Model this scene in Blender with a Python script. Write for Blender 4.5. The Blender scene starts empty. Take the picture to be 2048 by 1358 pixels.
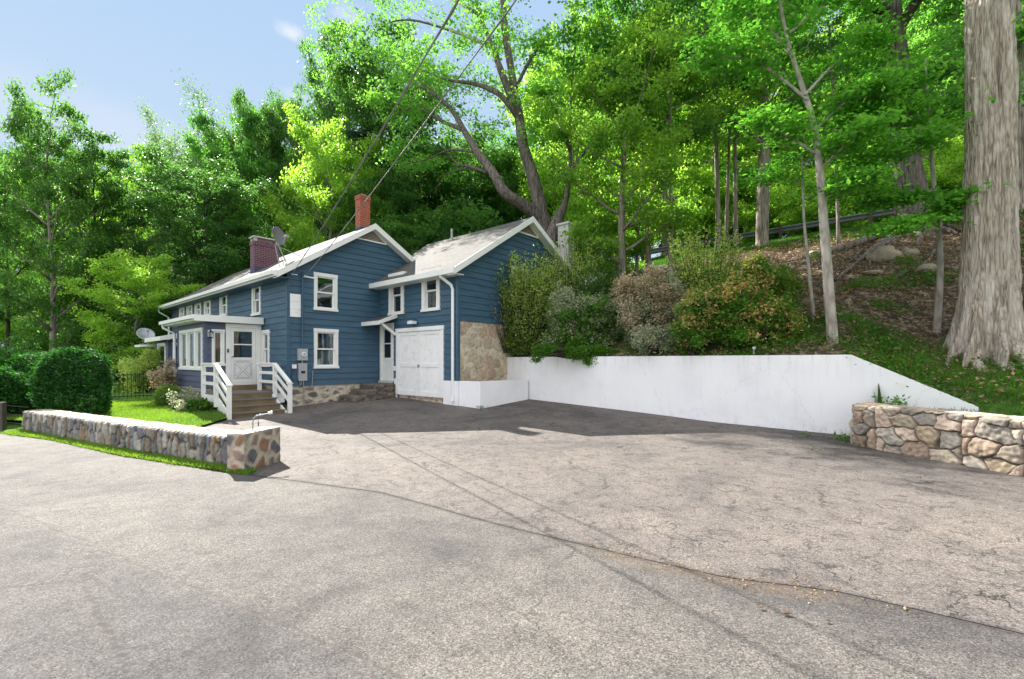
import bpy, math, random
import numpy as np
from mathutils import Vector, noise as mnoise

# ------------------------------------------------------------------ camera, world, sun, exposure
scene = bpy.context.scene
C = scene.collection
cam_d = bpy.data.cameras.new("camera"); cam = bpy.data.objects.new("camera", cam_d); C.objects.link(cam)
scene.camera = cam
cam.location = (0, 0, 1.6); cam.rotation_euler = (math.radians(90), 0, 0)
cam_d.sensor_width = 36; cam_d.lens = 16.0; cam_d.shift_y = 0.021
cam_d.clip_start = 0.1; cam_d.clip_end = 2000

SUN_EL = math.radians(39.5)
SUN_DIR = Vector((-0.638*math.cos(SUN_EL), 0.77*math.cos(SUN_EL), math.sin(SUN_EL))).normalized()
world = bpy.data.worlds.new("World"); scene.world = world; world.use_nodes = True
wn = world.node_tree.nodes; wl = world.node_tree.links
bg = wn["Background"]; sky = wn.new("ShaderNodeTexSky"); sky.sky_type = 'NISHITA'
sky.sun_disc = False; sky.sun_elevation = SUN_EL; sky.sun_rotation = math.atan2(-0.638, 0.77)
sky.air_density = 1.0; sky.dust_density = 0.15; sky.ozone_density = 2.5; sky.altitude = 100
tc = wn.new("ShaderNodeTexCoord")
# small fair-weather clouds high over the wood, laid out by sky direction
def cloud(direction, size, nscale, seed, amount):
    dv = Vector(direction).normalized()
    mp = wn.new("ShaderNodeVectorMath"); mp.operation = 'SUBTRACT'; mp.inputs[1].default_value = dv
    wl.new(tc.outputs['Generated'], mp.inputs[0])
    sc_ = wn.new("ShaderNodeVectorMath"); sc_.operation = 'MULTIPLY'; sc_.inputs[1].default_value = (1/size[0], 1/size[0], 1/size[1])
    wl.new(mp.outputs[0], sc_.inputs[0])
    ln = wn.new("ShaderNodeVectorMath"); ln.operation = 'LENGTH'; wl.new(sc_.outputs[0], ln.inputs[0])
    nz = wn.new("ShaderNodeTexNoise"); nz.inputs['Scale'].default_value = nscale; nz.inputs['Detail'].default_value = 6
    wl.new(tc.outputs['Generated'], nz.inputs['Vector'])
    ad = wn.new("ShaderNodeMath"); ad.operation = 'MULTIPLY_ADD'; ad.inputs[1].default_value = 1.6
    wl.new(nz.outputs['Fac'], ad.inputs[0]); 
    ng = wn.new("ShaderNodeMath"); ng.operation = 'MULTIPLY'; ng.inputs[1].default_value = -1.0
    wl.new(ln.outputs['Value'], ng.inputs[0]); wl.new(ng.outputs[0], ad.inputs[2])
    mr = wn.new("ShaderNodeMapRange"); mr.inputs['From Min'].default_value = 0.05; mr.inputs['From Max'].default_value = 0.75
    mr.inputs['To Max'].default_value = amount
    mr.interpolation_type = 'SMOOTHSTEP'
    wl.new(ad.outputs[0], mr.inputs['Value']); return mr.outputs[0]
# sky colour is capped at a pale blue ramp so the aureole cannot burn out
cl_ = wn.new("ShaderNodeVectorMath"); cl_.operation = 'MINIMUM'; wl.new(sky.outputs[0], cl_.inputs[0])
sz = wn.new("ShaderNodeSeparateXYZ"); wl.new(tc.outputs['Generated'], sz.inputs[0]); sr_ = wn.new("ShaderNodeValToRGB"); wl.new(sz.outputs['Z'], sr_.inputs['Fac'])
sr_.color_ramp.elements[0].position = .15; sr_.color_ramp.elements[0].color = (1.3, 1.58, 1.92, 1); sr_.color_ramp.elements[1].position = .75; sr_.color_ramp.elements[1].color = (.86, 1.28, 1.9, 1); wl.new(sr_.outputs['Color'], cl_.inputs[1])
mxs = cl_.outputs[0]
for dr, size, ns, seed, am in [((-0.484, 1, 0.72), (0.035, 0.022), 14, 1, .75), ((-0.36, 1, 0.76), (0.05, 0.03), 12, 2, .35),
                               ((-0.46, 1, 0.58), (0.06, 0.02), 16, 3, .4), ((-0.9, 1, 0.5), (0.5, 0.1), 3, 4, .25)]:
    mx = wn.new("ShaderNodeMix"); mx.data_type = 'RGBA'
    wl.new(cloud(dr, size, ns, seed, am), mx.inputs['Factor']); wl.new(mxs, mx.inputs[6]); mx.inputs[7].default_value = (1.9, 1.95, 2.05, 1)
    mxs = mx.outputs[2]
# bright cloud bank added in the unseen sky behind the camera as shade fill
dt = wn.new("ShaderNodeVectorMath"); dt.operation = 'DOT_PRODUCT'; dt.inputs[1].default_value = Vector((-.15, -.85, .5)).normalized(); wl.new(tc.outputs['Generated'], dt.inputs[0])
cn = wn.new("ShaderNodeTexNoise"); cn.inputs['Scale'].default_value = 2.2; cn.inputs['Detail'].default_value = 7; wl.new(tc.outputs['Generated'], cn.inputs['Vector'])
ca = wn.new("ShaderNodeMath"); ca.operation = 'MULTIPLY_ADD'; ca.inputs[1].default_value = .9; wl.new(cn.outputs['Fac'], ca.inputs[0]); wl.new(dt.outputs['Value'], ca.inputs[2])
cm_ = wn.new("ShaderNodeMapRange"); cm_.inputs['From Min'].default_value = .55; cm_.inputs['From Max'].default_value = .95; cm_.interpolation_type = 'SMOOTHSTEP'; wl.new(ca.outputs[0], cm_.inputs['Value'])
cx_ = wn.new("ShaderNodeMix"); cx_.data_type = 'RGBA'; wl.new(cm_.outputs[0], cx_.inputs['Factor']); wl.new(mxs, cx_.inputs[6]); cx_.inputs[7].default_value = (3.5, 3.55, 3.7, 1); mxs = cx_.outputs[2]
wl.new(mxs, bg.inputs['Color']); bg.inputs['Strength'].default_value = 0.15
sun_d = bpy.data.lights.new("sun", 'SUN'); sun = bpy.data.objects.new("sun", sun_d); C.objects.link(sun)
sun_d.energy = 5.0; sun_d.angle = math.radians(0.5); sun_d.color = (1.0, 0.95, 0.86)
sun.rotation_euler = (-SUN_DIR).to_track_quat('-Z', 'Y').to_euler(); sun.location = (-20, 30, 40)
scene.view_settings.view_transform = 'Standard'; scene.view_settings.look = 'None'
scene.view_settings.exposure = 1.72; scene.view_settings.gamma = 1; scene.view_settings.use_curve_mapping = False
scene.render.engine = 'CYCLES'
scene.cycles.max_bounces = 8; scene.cycles.transparent_max_bounces = 12; scene.cycles.transmission_bounces = 8; scene.cycles.diffuse_bounces = 6
scene.cycles.use_denoising = True

rng = np.random.default_rng(7); random.seed(7)

# ------------------------------------------------------------------ site frame: s runs along the gable wall, t along the long facade
C0 = (-7.15, 14.5); UX = (.655, .756); VX = (-.755, .655); ROT = math.atan2(UX[1], UX[0])
CR, SR = math.cos(ROT), math.sin(ROT)
def W(s, t, z=0.0): return Vector((C0[0]+s*CR-t*SR, C0[1]+s*SR+t*CR, z))
def ST(x, y): dx, dy = x-C0[0], y-C0[1]; return dx*CR+dy*SR, -dx*SR+dy*CR
def sstep(x, a, b):
    k = np.clip((x-a)/(b-a), 0, 1); return k*k*(3-2*k)
def fbm(x, y, z=0.0, sc=1.0, o=3):
    v = 0; a = 1
    for i in range(o):
        v += a*mnoise.noise(Vector((x*sc, y*sc, z*sc+i*7.3))); a *= .5; sc *= 2
    return v
PD = [-40, 0, .6, 3, 6, 10, 13, 16, 21, 26, 40, 80, 160]
PZ = [1.6, 1.6, 1.95, 3.0, 4.4, 6.3, 7.4, 8.1, 8.3, 9.6, 13, 24, 34]
def low_h(x, y):
    s, t = ST(x, y)
    tn = np.minimum(t, 0)
    z = .12+.06*s+.022*tn-.0012*tn*tn
    z = np.where(z < .1, .1*np.exp(np.minimum((z-.1)/.1, 0)), z)          # eases out to the level road
    return np.clip(z, 0, .5)*sstep(-(np.abs(t)), -60, -18) + 0*x
def hill_ad(a, d):
    sh = sstep(-a, 2, 9)*6 + np.maximum(0, -a-9)*.45
    ze = 1.6-.95*sstep(a, 8.0, 10.6)
    lf = sstep(-a, 1, 6); ze = ze*(1-lf)+.12*lf
    dd = d-sh
    wd = 3+3*sstep(a, 7, 10)+6*lf
    z = np.interp(dd, PD, PZ)
    z = z-(1.6-ze)*np.exp(-(np.maximum(dd, 0)/wd)**2)
    z = z*(1-.25*sstep(-a, 10, 30))
    front = (1-sstep(d, .02, .18))*sstep(a, 8.9, 9.1)
    return z*(1-front)+.66*front
def H(x, y):
    s, t = ST(x, y); a = -5.34-t; d = s-5.7
    if d > .12 or (a > 9.1 and d > float(np.interp(a, DA, DD))): return float(hill_ad(a, d))
    return float(low_h(x, y))
DA = [-200, 9.08, 9.14, 11.15, 15.5, 21.2, 40]; DD = [.14, .14, -.74, -2.21, -6.8, -12.5, -30]

# ------------------------------------------------------------------ materials
def new_mat(name):
    m = bpy.data.materials.new(name); m.use_nodes = True
    nt = m.node_tree; return m, nt.nodes, nt.links, nt.nodes['Principled BSDF']
def N(nodes, t, **kw):
    n = nodes.new(t)
    for k, v in kw.items():
        if k in n.inputs: n.inputs[k].default_value = v
        else: setattr(n, k, v)
    return n
def ramp(nodes, stops):
    r = nodes.new('ShaderNodeValToRGB'); e = r.color_ramp.elements
    while len(e) < len(stops): e.new(.5)
    for i, (p, c) in enumerate(stops): e[i].position = p; e[i].color = (*c, 1)
    return r
def mixc(nodes, links, f, a, b, mode='MIX'):
    m = nodes.new('ShaderNodeMix'); m.data_type = 'RGBA'; m.blend_type = mode
    for sock, v in ((m.inputs['Factor'], f), (m.inputs[6], a), (m.inputs[7], b)):
        if isinstance(v, (int, float)): sock.default_value = v
        elif isinstance(v, tuple): sock.default_value = (*v, 1)
        else: links.new(v, sock)
    return m.outputs[2]
def simple(name, col, rough=.5, var=.15, scale=3.0, bump=.0, bscale=60, metal=0, spec=.5, stretch=(1,1,1), dirt=None, dirt_amt=.4):
    m, n, l, b = new_mat(name)
    t = N(n, 'ShaderNodeTexCoord'); mp = N(n, 'ShaderNodeMapping'); mp.inputs['Scale'].default_value = stretch
    l.new(t.outputs['Object'], mp.inputs['Vector'])
    nz = N(n, 'ShaderNodeTexNoise', Scale=scale, Detail=8.0, Roughness=.6); l.new(mp.outputs[0], nz.inputs['Vector'])
    r = ramp(n, [(.3, tuple(c*(1-var) for c in col)), (.7, tuple(min(1, c*(1+var)) for c in col))]); l.new(nz.outputs['Fac'], r.inputs['Fac'])
    out = r.outputs['Color']
    if dirt:
        nd = N(n, 'ShaderNodeTexNoise', Scale=scale*2.7, Detail=10.0, Roughness=.7); l.new(mp.outputs[0], nd.inputs['Vector'])
        mr = N(n, 'ShaderNodeMapRange'); mr.inputs['From Min'].default_value = .52; mr.inputs['From Max'].default_value = .75; mr.inputs['To Max'].default_value = dirt_amt
        l.new(nd.outputs['Fac'], mr.inputs['Value']); out = mixc(n, l, mr.outputs[0], out, dirt)
    l.new(out, b.inputs['Base Color'])
    b.inputs['Roughness'].default_value = rough; b.inputs['Metallic'].default_value = metal; b.inputs['Specular IOR Level'].default_value = spec
    if bump:
        nb = N(n, 'ShaderNodeTexNoise', Scale=bscale, Detail=6.0); l.new(mp.outputs[0], nb.inputs['Vector'])
        bp = N(n, 'ShaderNodeBump', Strength=bump, Distance=.02); l.new(nb.outputs['Fac'], bp.inputs['Height']); l.new(bp.outputs[0], b.inputs['Normal'])
    return m
def leaf_mat(name, dark, light, trans, tw=.5, rough=.45, clump=.55, tip=None, dry=None):
    m, n, l, b = new_mat(name)
    g = N(n, 'ShaderNodeNewGeometry'); oi = N(n, 'ShaderNodeObjectInfo'); t = N(n, 'ShaderNodeTexCoord')
    nz = N(n, 'ShaderNodeTexNoise', Scale=clump, Detail=3.0); l.new(t.outputs['Object'], nz.inputs['Vector'])
    ad = N(n, 'ShaderNodeMath', operation='MULTIPLY_ADD'); ad.inputs[1].default_value = .45; l.new(g.outputs['Random Per Island'], ad.inputs[0])
    s2 = N(n, 'ShaderNodeMath', operation='MULTIPLY_ADD'); s2.inputs[1].default_value = 1.3; s2.inputs[2].default_value = -.42; l.new(nz.outputs['Fac'], s2.inputs[0]); l.new(s2.outputs[0], ad.inputs[2])
    s3 = N(n, 'ShaderNodeMath', operation='MULTIPLY_ADD'); s3.inputs[1].default_value = .3; l.new(oi.outputs['Random'], s3.inputs[0]); l.new(ad.outputs[0], s3.inputs[2])
    st = [(.12, dark), (.85, light)]
    if tip: st.append((.97, tip))
    r = ramp(n, st); l.new(s3.outputs[0], r.inputs['Fac'])
    col = r.outputs['Color']
    if dry:
        gt = N(n, 'ShaderNodeMath', operation='GREATER_THAN'); gt.inputs[1].default_value = 1-dry[0]; l.new(g.outputs['Random Per Island'], gt.inputs[0])
        col = mixc(n, l, gt.outputs[0], col, dry[1])
    l.new(col, b.inputs['Base Color']); b.inputs['Roughness'].default_value = rough; b.inputs['Specular IOR Level'].default_value = .25
    tr = N(n, 'ShaderNodeBsdfTranslucent'); tcol = mixc(n, l, 1.0, col, trans, 'MULTIPLY'); l.new(tcol, tr.inputs['Color'])
    mx = N(n, 'ShaderNodeMixShader'); mx.inputs[0].default_value = tw
    l.new(b.outputs[0], mx.inputs[1]); l.new(tr.outputs[0], mx.inputs[2]); l.new(mx.outputs[0], n['Material Output'].inputs['Surface'])
    return m

MAT = {}
MAT['siding'] = simple('blue_paint', (.034, .088, .142), .55, .22, 1.1, .12, 40, stretch=(1, 1, 5), dirt=(.08, .13, .17), dirt_amt=.3)
MAT['siding_far'] = simple('slate_blue_paint', (.07, .085, .15), .55, .12, 1.1, .12, 40, stretch=(1, 1, 5))
MAT['white'] = simple('white_paint', (.74, .74, .72), .45, .05, 2.0, .04, 50, dirt=(.5, .48, .42), dirt_amt=.25)
MAT['garage_white'] = simple('weathered_white_paint', (.80, .80, .80), .5, .05, 1.5, .08, 30, dirt=(.46, .44, .41), dirt_amt=.5)
MAT['metal_white'] = simple('white_enamel', (.72, .76, .8), .35, .05, 3)
MAT['grey_metal'] = simple('grey_box_metal', (.36, .38, .40), .45, .08, 6, metal=.2)
MAT['dark_metal'] = simple('black_iron', (.012, .012, .014), .4, .1, 8)
MAT['rail_steel'] = simple('weathered_rail_steel', (.13, .14, .15), .6, .2, 4, .05, 40, metal=.3, dirt=(.12, .08, .05), dirt_amt=.5)
MAT['scrap'] = simple('dead_leaf_scrap', (.13, .075, .045), .9, .3, 9)
MAT['tan_slat'] = simple('tan_louvre_paint', (.42, .36, .28), .6, .1, 4)
MAT['galv'] = simple('galvanised_steel', (.30, .32, .33), .45, .2, 4, .05, 40, metal=.5, dirt=(.2, .15, .1), dirt_amt=.4)
MAT['wood_dark'] = simple('weathered_tread_wood', (.14, .12, .10), .75, .3, 3, .3, 60, stretch=(6, 6, 1), dirt=(.09, .11, .05), dirt_amt=.5)
MAT['wood_warm'] = simple('brown_riser_wood', (.17, .12, .06), .7, .3, 2.5, .2, 50, dirt=(.07, .09, .03), dirt_amt=.6)
MAT['wood_in'] = simple('varnished_interior_wood', (.45, .22, .07), .4, .2, 3)
MAT['curtain'] = simple('pale_curtain', (.55, .55, .52), .8, .08, 8)
MAT['blue_curtain'] = simple('blue_curtain', (.05, .09, .22), .8, .3, 8)
MAT['post_wood'] = simple('grey_post_wood', (.07, .06, .05), .8, .3, 4, .4, 30)
MAT['concrete'] = simple('pale_concrete', (.46, .45, .43), .8, .1, 3, .2, 50, dirt=(.25, .23, .2))
MAT['stucco'] = None
MAT['dish'] = simple('grey_dish_enamel', (.16, .15, .16), .4, .12, 4)
MAT['rock'] = simple('field_rock', (.24, .20, .15), .85, .3, 4, .6, 18, dirt=(.14, .14, .06), dirt_amt=.4)
MAT['slate_step'] = simple('mossy_step_stone', (.12, .10, .08), .85, .45, 5, .7, 14, dirt=(.04, .045, .03), dirt_amt=.8)
MAT['cable'] = simple('weathered_cable', (.20, .20, .20), .6, .1, 5)
MAT['inside'] = simple('dim_plaster', (.25, .23, .2), .9, .1, 2)

def make_stucco():
    m, n, l, b = new_mat('white_stucco')
    t = N(n, 'ShaderNodeTexCoord')
    nz = N(n, 'ShaderNodeTexNoise', Scale=.8, Detail=9.0, Roughness=.6); l.new(t.outputs['Object'], nz.inputs['Vector'])
    r = ramp(n, [(.3, (.72, .72, .74)), (.5, (.80, .80, .815)), (.7, (.83, .83, .84))]); l.new(nz.outputs['Fac'], r.inputs['Fac'])
    mp = N(n, 'ShaderNodeMapping'); mp.inputs['Scale'].default_value = (9, 9, .8); l.new(t.outputs['Object'], mp.inputs['Vector'])
    st = N(n, 'ShaderNodeTexNoise', Scale=1.0, Detail=6.0, Roughness=.7); l.new(mp.outputs[0], st.inputs['Vector'])
    # damp dirt line near the foot, streaks
    sx = N(n, 'ShaderNodeSeparateXYZ'); l.new(t.outputs['Object'], sx.inputs[0])
    mr = N(n, 'ShaderNodeMapRange'); mr.inputs['From Min'].default_value = .38; mr.inputs['From Max'].default_value = .0; l.new(sx.outputs['Z'], mr.inputs['Value'])
    nf = N(n, 'ShaderNodeTexNoise', Scale=5.0, Detail=8.0, Roughness=.7); l.new(t.outputs['Object'], nf.inputs['Vector'])
    mm = N(n, 'ShaderNodeMath', operation='MULTIPLY'); l.new(mr.outputs[0], mm.inputs[0])
    r2 = N(n, 'ShaderNodeMapRange'); r2.inputs['From Min'].default_value = .5; r2.inputs['From Max'].default_value = .7; r2.inputs['To Max'].default_value = .55; l.new(nf.outputs['Fac'], r2.inputs['Value']); l.new(r2.outputs[0], mm.inputs[1])
    c = mixc(n, l, mm.outputs[0], r.outputs['Color'], (.33, .31, .28))
    r3 = N(n, 'ShaderNodeMapRange'); r3.inputs['From Min'].default_value = .58; r3.inputs['From Max'].default_value = .8; r3.inputs['To Max'].default_value = .38; l.new(st.outputs['Fac'], r3.inputs['Value'])
    c = mixc(n, l, r3.outputs[0], c, (.5, .5, .5))
    mt = N(n, 'ShaderNodeMapRange'); mt.inputs['From Min'].default_value = 1.1; mt.inputs['From Max'].default_value = 1.72; l.new(sx.outputs['Z'], mt.inputs['Value'])
    m3 = N(n, 'ShaderNodeMath', operation='MULTIPLY'); l.new(mt.outputs[0], m3.inputs[0]); r4 = N(n, 'ShaderNodeMapRange'); r4.inputs['From Min'].default_value = .48; r4.inputs['From Max'].default_value = .72; r4.inputs['To Max'].default_value = .4; l.new(st.outputs['Fac'], r4.inputs['Value']); l.new(r4.outputs[0], m3.inputs[1])
    c = mixc(n, l, m3.outputs[0], c, (.36, .37, .33))
    l.new(c, b.inputs['Base Color']); b.inputs['Roughness'].default_value = .7
    nb = N(n, 'ShaderNodeTexNoise', Scale=45.0, Detail=5.0); l.new(t.outputs['Object'], nb.inputs['Vector'])
    bp = N(n, 'ShaderNodeBump', Strength=.25, Distance=.01); l.new(nb.outputs['Fac'], bp.inputs['Height']); l.new(bp.outputs[0], b.inputs['Normal'])
    return m
MAT['stucco'] = make_stucco()

def add_cracks():
    m = MAT['stucco']; n = m.node_tree.nodes; l = m.node_tree.links; b = n['Principled BSDF']; src = b.inputs['Base Color'].links[0].from_socket; t = N(n, 'ShaderNodeTexCoord')
    w = N(n, 'ShaderNodeTexNoise', Scale=1.3, Detail=6.0, Roughness=.7); l.new(t.outputs['Object'], w.inputs['Vector'])
    vm = N(n, 'ShaderNodeVectorMath', operation='MULTIPLY_ADD'); vm.inputs[1].default_value = (.6, .6, .9); l.new(w.outputs['Color'], vm.inputs[0]); l.new(t.outputs['Object'], vm.inputs[2])
    v = N(n, 'ShaderNodeTexVoronoi', Scale=.5, feature='DISTANCE_TO_EDGE'); l.new(vm.outputs[0], v.inputs['Vector'])
    r = N(n, 'ShaderNodeMapRange'); r.inputs['From Min'].default_value = .0008; r.inputs['From Max'].default_value = .004; r.inputs['To Min'].default_value = .22; r.inputs['To Max'].default_value = 0; l.new(v.outputs['Distance'], r.inputs['Value'])
    l.new(mixc(n, l, r.outputs[0], src, (.3, .29, .28)), b.inputs['Base Color'])
add_cracks()
def make_glass():
    m, n, l, b = new_mat('window_glass')
    gl = N(n, 'ShaderNodeBsdfGlossy', Roughness=.02); gl.inputs['Color'].default_value = (.9, .95, 1, 1)
    tr = N(n, 'ShaderNodeBsdfTransparent'); tr.inputs['Color'].default_value = (.75, .78, .78, 1)
    fr = N(n, 'ShaderNodeFresnel', IOR=1.5); mr = N(n, 'ShaderNodeMapRange'); mr.inputs['To Min'].default_value = .12; l.new(fr.outputs[0], mr.inputs['Value'])
    t = N(n, 'ShaderNodeTexCoord'); nz = N(n, 'ShaderNodeTexNoise', Scale=2.5, Detail=1.0); l.new(t.outputs['Object'], nz.inputs['Vector'])
    bp = N(n, 'ShaderNodeBump', Strength=.06, Distance=.05); l.new(nz.outputs['Fac'], bp.inputs['Height']); l.new(bp.outputs[0], gl.inputs['Normal'])
    mx = N(n, 'ShaderNodeMixShader'); l.new(mr.outputs[0], mx.inputs[0]); l.new(tr.outputs[0], mx.inputs[1]); l.new(gl.outputs[0], mx.inputs[2])
    l.new(mx.outputs[0], n['Material Output'].inputs['Surface']); return m
MAT['glass'] = make_glass()

def make_brick(name, c1, c2, mortar, paint=None):
    m, n, l, b = new_mat(name)
    t = N(n, 'ShaderNodeTexCoord'); sx = N(n, 'ShaderNodeSeparateXYZ'); l.new(t.outputs['Object'], sx.inputs[0])
    ad = N(n, 'ShaderNodeMath', operation='ADD'); l.new(sx.outputs['X'], ad.inputs[0]); l.new(sx.outputs['Y'], ad.inputs[1])
    cb = N(n, 'ShaderNodeCombineXYZ'); l.new(ad.outputs[0], cb.inputs['X']); l.new(sx.outputs['Z'], cb.inputs['Y'])
    br = N(n, 'ShaderNodeTexBrick', Scale=1.0); br.inputs['Color1'].default_value = (*c1, 1); br.inputs['Color2'].default_value = (*c2, 1); br.inputs['Mortar'].default_value = (*mortar, 1)
    br.inputs['Brick Width'].default_value = .21; br.inputs['Row Height'].default_value = .075; br.inputs['Mortar Size'].default_value = .008
    l.new(cb.outputs[0], br.inputs['Vector'])
    nz = N(n, 'ShaderNodeTexNoise', Scale=5.0, Detail=8.0); l.new(t.outputs['Object'], nz.inputs['Vector'])
    c = mixc(n, l, .6, br.outputs['Color'], nz.outputs['Color'], 'SOFT_LIGHT')
    if paint:
        mr = N(n, 'ShaderNodeMath', operation='LESS_THAN'); mr.inputs[1].default_value = paint[0]; l.new(sx.outputs['Z'], mr.inputs[0])
        c = mixc(n, l, mr.outputs[0], c, paint[1])
    l.new(c, b.inputs['Base Color']); b.inputs['Roughness'].default_value = .85
    bp = N(n, 'ShaderNodeBump', Strength=.5, Distance=.01); bp.invert = True; l.new(br.outputs['Fac'], bp.inputs['Height']); l.new(bp.outputs[0], b.inputs['Normal'])
    return m
MAT['brick'] = make_brick('red_brick', (.36, .07, .03), (.25, .05, .03), (.30, .20, .15), (.35, (.05, .07, .12)))
MAT['brick_purple'] = make_brick('dark_plum_brick', (.13, .045, .07), (.09, .03, .055), (.22, .16, .18), (.42, (.07, .06, .11)))

def make_shingle(name, base):
    m, n, l, b = new_mat(name)
    t = N(n, 'ShaderNodeTexCoord'); sx = N(n, 'ShaderNodeSeparateXYZ'); l.new(t.outputs['Object'], sx.inputs[0])
    cb = N(n, 'ShaderNodeCombineXYZ'); l.new(sx.outputs['Y'], cb.inputs['X']); l.new(sx.outputs['X'], cb.inputs['Y'])
    br = N(n, 'ShaderNodeTexBrick', Scale=1.0); br.inputs['Brick Width'].default_value = .3; br.inputs['Row Height'].default_value = .12; br.inputs['Mortar Size'].default_value = .006
    br.inputs['Color1'].default_value = (*[c*1.15 for c in base], 1); br.inputs['Color2'].default_value = (*[c*.82 for c in base], 1); br.inputs['Mortar'].default_value = (*[c*.35 for c in base], 1)
    l.new(cb.outputs[0], br.inputs['Vector'])
    nz = N(n, 'ShaderNodeTexNoise', Scale=1.6, Detail=9.0, Roughness=.65); l.new(t.outputs['Object'], nz.inputs['Vector'])
    mr = N(n, 'ShaderNodeMapRange'); mr.inputs['From Min'].default_value = .5; mr.inputs['From Max'].default_value = .72; mr.inputs['To Max'].default_value = .6; l.new(nz.outputs['Fac'], mr.inputs['Value'])
    c = mixc(n, l, mr.outputs[0], br.outputs['Color'], tuple(c*.4 for c in base))
    l.new(c, b.inputs['Base Color']); b.inputs['Roughness'].default_value = .9
    ns = N(n, 'ShaderNodeTexNoise', Scale=90.0, Detail=3.0); l.new(t.outputs['Object'], ns.inputs['Vector'])
    bp = N(n, 'ShaderNodeBump', Strength=.5, Distance=.01); l.new(ns.outputs['Fac'], bp.inputs['Height']); l.new(bp.outputs[0], b.inputs['Normal'])
    return m
MAT['shingle'] = make_shingle('weathered_asphalt_shingle', (.088, .083, .08))

def make_stone():
    m, n, l, b = new_mat('fieldstone_and_mortar')
    at = N(n, 'ShaderNodeAttribute', attribute_name='stone'); t = N(n, 'ShaderNodeTexCoord')
    nz = N(n, 'ShaderNodeTexNoise', Scale=9.0, Detail=10.0, Roughness=.68); l.new(t.outputs['Object'], nz.inputs['Vector'])
    r = ramp(n, [(.3, (.55, .55, .55)), (.5, (.95, .95, .95)), (.72, (1.35, 1.3, 1.2))]); l.new(nz.outputs['Fac'], r.inputs['Fac'])
    c = mixc(n, l, 1.0, at.outputs['Color'], r.outputs['Color'], 'MULTIPLY')
    l.new(c, b.inputs['Base Color']); b.inputs['Roughness'].default_value = .85
    nb = N(n, 'ShaderNodeTexNoise', Scale=28.0, Detail=8.0, Roughness=.7); l.new(t.outputs['Object'], nb.inputs['Vector'])
    bp = N(n, 'ShaderNodeBump', Strength=.7, Distance=.02); l.new(nb.outputs['Fac'], bp.inputs['Height']); l.new(bp.outputs[0], b.inputs['Normal'])
    return m
MAT['stone'] = make_stone()

def make_bark(name, ca, cb_, ridge=9.0, zs=.9, strength=1.0, pale=None):
    m, n, l, b = new_mat(name)
    t = N(n, 'ShaderNodeTexCoord'); mp = N(n, 'ShaderNodeMapping'); mp.inputs['Scale'].default_value = (ridge, ridge, zs); l.new(t.outputs['Object'], mp.inputs['Vector'])
    nz = N(n, 'ShaderNodeTexNoise', Scale=1.0, Detail=9.0, Roughness=.62, Distortion=.5); l.new(mp.outputs[0], nz.inputs['Vector'])
    vo = N(n, 'ShaderNodeTexVoronoi', Scale=1.4, feature='DISTANCE_TO_EDGE'); l.new(mp.outputs[0], vo.inputs['Vector'])
    mu = N(n, 'ShaderNodeMath', operation='MULTIPLY_ADD'); mu.inputs[1].default_value = .9; l.new(vo.outputs['Distance'], mu.inputs[0]); l.new(nz.outputs['Fac'], mu.inputs[2])
    r = ramp(n, [(.38, ca), (.78, cb_)]); l.new(mu.outputs[0], r.inputs['Fac']); c = r.outputs['Color']
    if pale:
        np_ = N(n, 'ShaderNodeTexNoise', Scale=1.7, Detail=7.0, Roughness=.7); mp2 = N(n, 'ShaderNodeMapping'); mp2.inputs['Scale'].default_value = (3.2, 3.2, .45); l.new(t.outputs['Object'], mp2.inputs['Vector']); l.new(mp2.outputs[0], np_.inputs['Vector'])
        mr = N(n, 'ShaderNodeMapRange'); mr.inputs['From Min'].default_value = .48; mr.inputs['From Max'].default_value = .68; mr.inputs['To Max'].default_value = .75; l.new(np_.outputs['Fac'], mr.inputs['Value'])
        c = mixc(n, l, mr.outputs[0], c, pale)
    l.new(c, b.inputs['Base Color']); b.inputs['Roughness'].default_value = .9; b.inputs['Specular IOR Level'].default_value = .2
    bp = N(n, 'ShaderNodeBump', Strength=strength, Distance=.05); l.new(mu.outputs[0], bp.inputs['Height']); l.new(bp.outputs[0], b.inputs['Normal'])
    return m
MAT['bark_big'] = make_bark('furrowed_grey_bark', (.15, .12, .095), (.44, .38, .32), 13, 1.8, .9, (.60, .55, .50))
MAT['bark_mid'] = make_bark('purple_grey_bark', (.045, .038, .036), (.20, .17, .155), 9, 1.2, .9)
MAT['bark'] = make_bark('brown_grey_bark', (.09, .075, .065), (.36, .31, .27), 12, 1.0, .8)
MAT['bark_dark'] = make_bark('dark_bark', (.02, .016, .013), (.075, .06, .05), 10, 1.0, .8)
MAT['bark_pale'] = make_bark('smooth_pale_bark', (.19, .165, .14), (.38, .35, .31), 5, 1.5, .3)

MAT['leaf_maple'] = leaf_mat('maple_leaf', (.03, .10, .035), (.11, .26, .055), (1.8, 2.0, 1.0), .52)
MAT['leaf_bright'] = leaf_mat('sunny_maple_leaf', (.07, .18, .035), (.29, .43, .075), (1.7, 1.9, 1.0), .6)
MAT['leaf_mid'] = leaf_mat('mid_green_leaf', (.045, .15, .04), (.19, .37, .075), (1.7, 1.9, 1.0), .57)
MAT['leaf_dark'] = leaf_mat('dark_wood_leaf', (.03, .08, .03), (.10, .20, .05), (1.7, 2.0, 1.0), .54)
MAT['leaf_grey'] = leaf_mat('dusty_green_leaf', (.06, .13, .065), (.19, .29, .12), (1.6, 1.8, 1.1), .48)
MAT['leaf_near'] = leaf_mat('large_fresh_leaf', (.04, .15, .03), (.16, .35, .055), (1.6, 1.9, 1.0), .55, clump=1.2)
MAT['needle'] = leaf_mat('spruce_needle', (.008, .028, .014), (.02, .06, .028), (1.4, 1.5, 1.0), .2)
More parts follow.
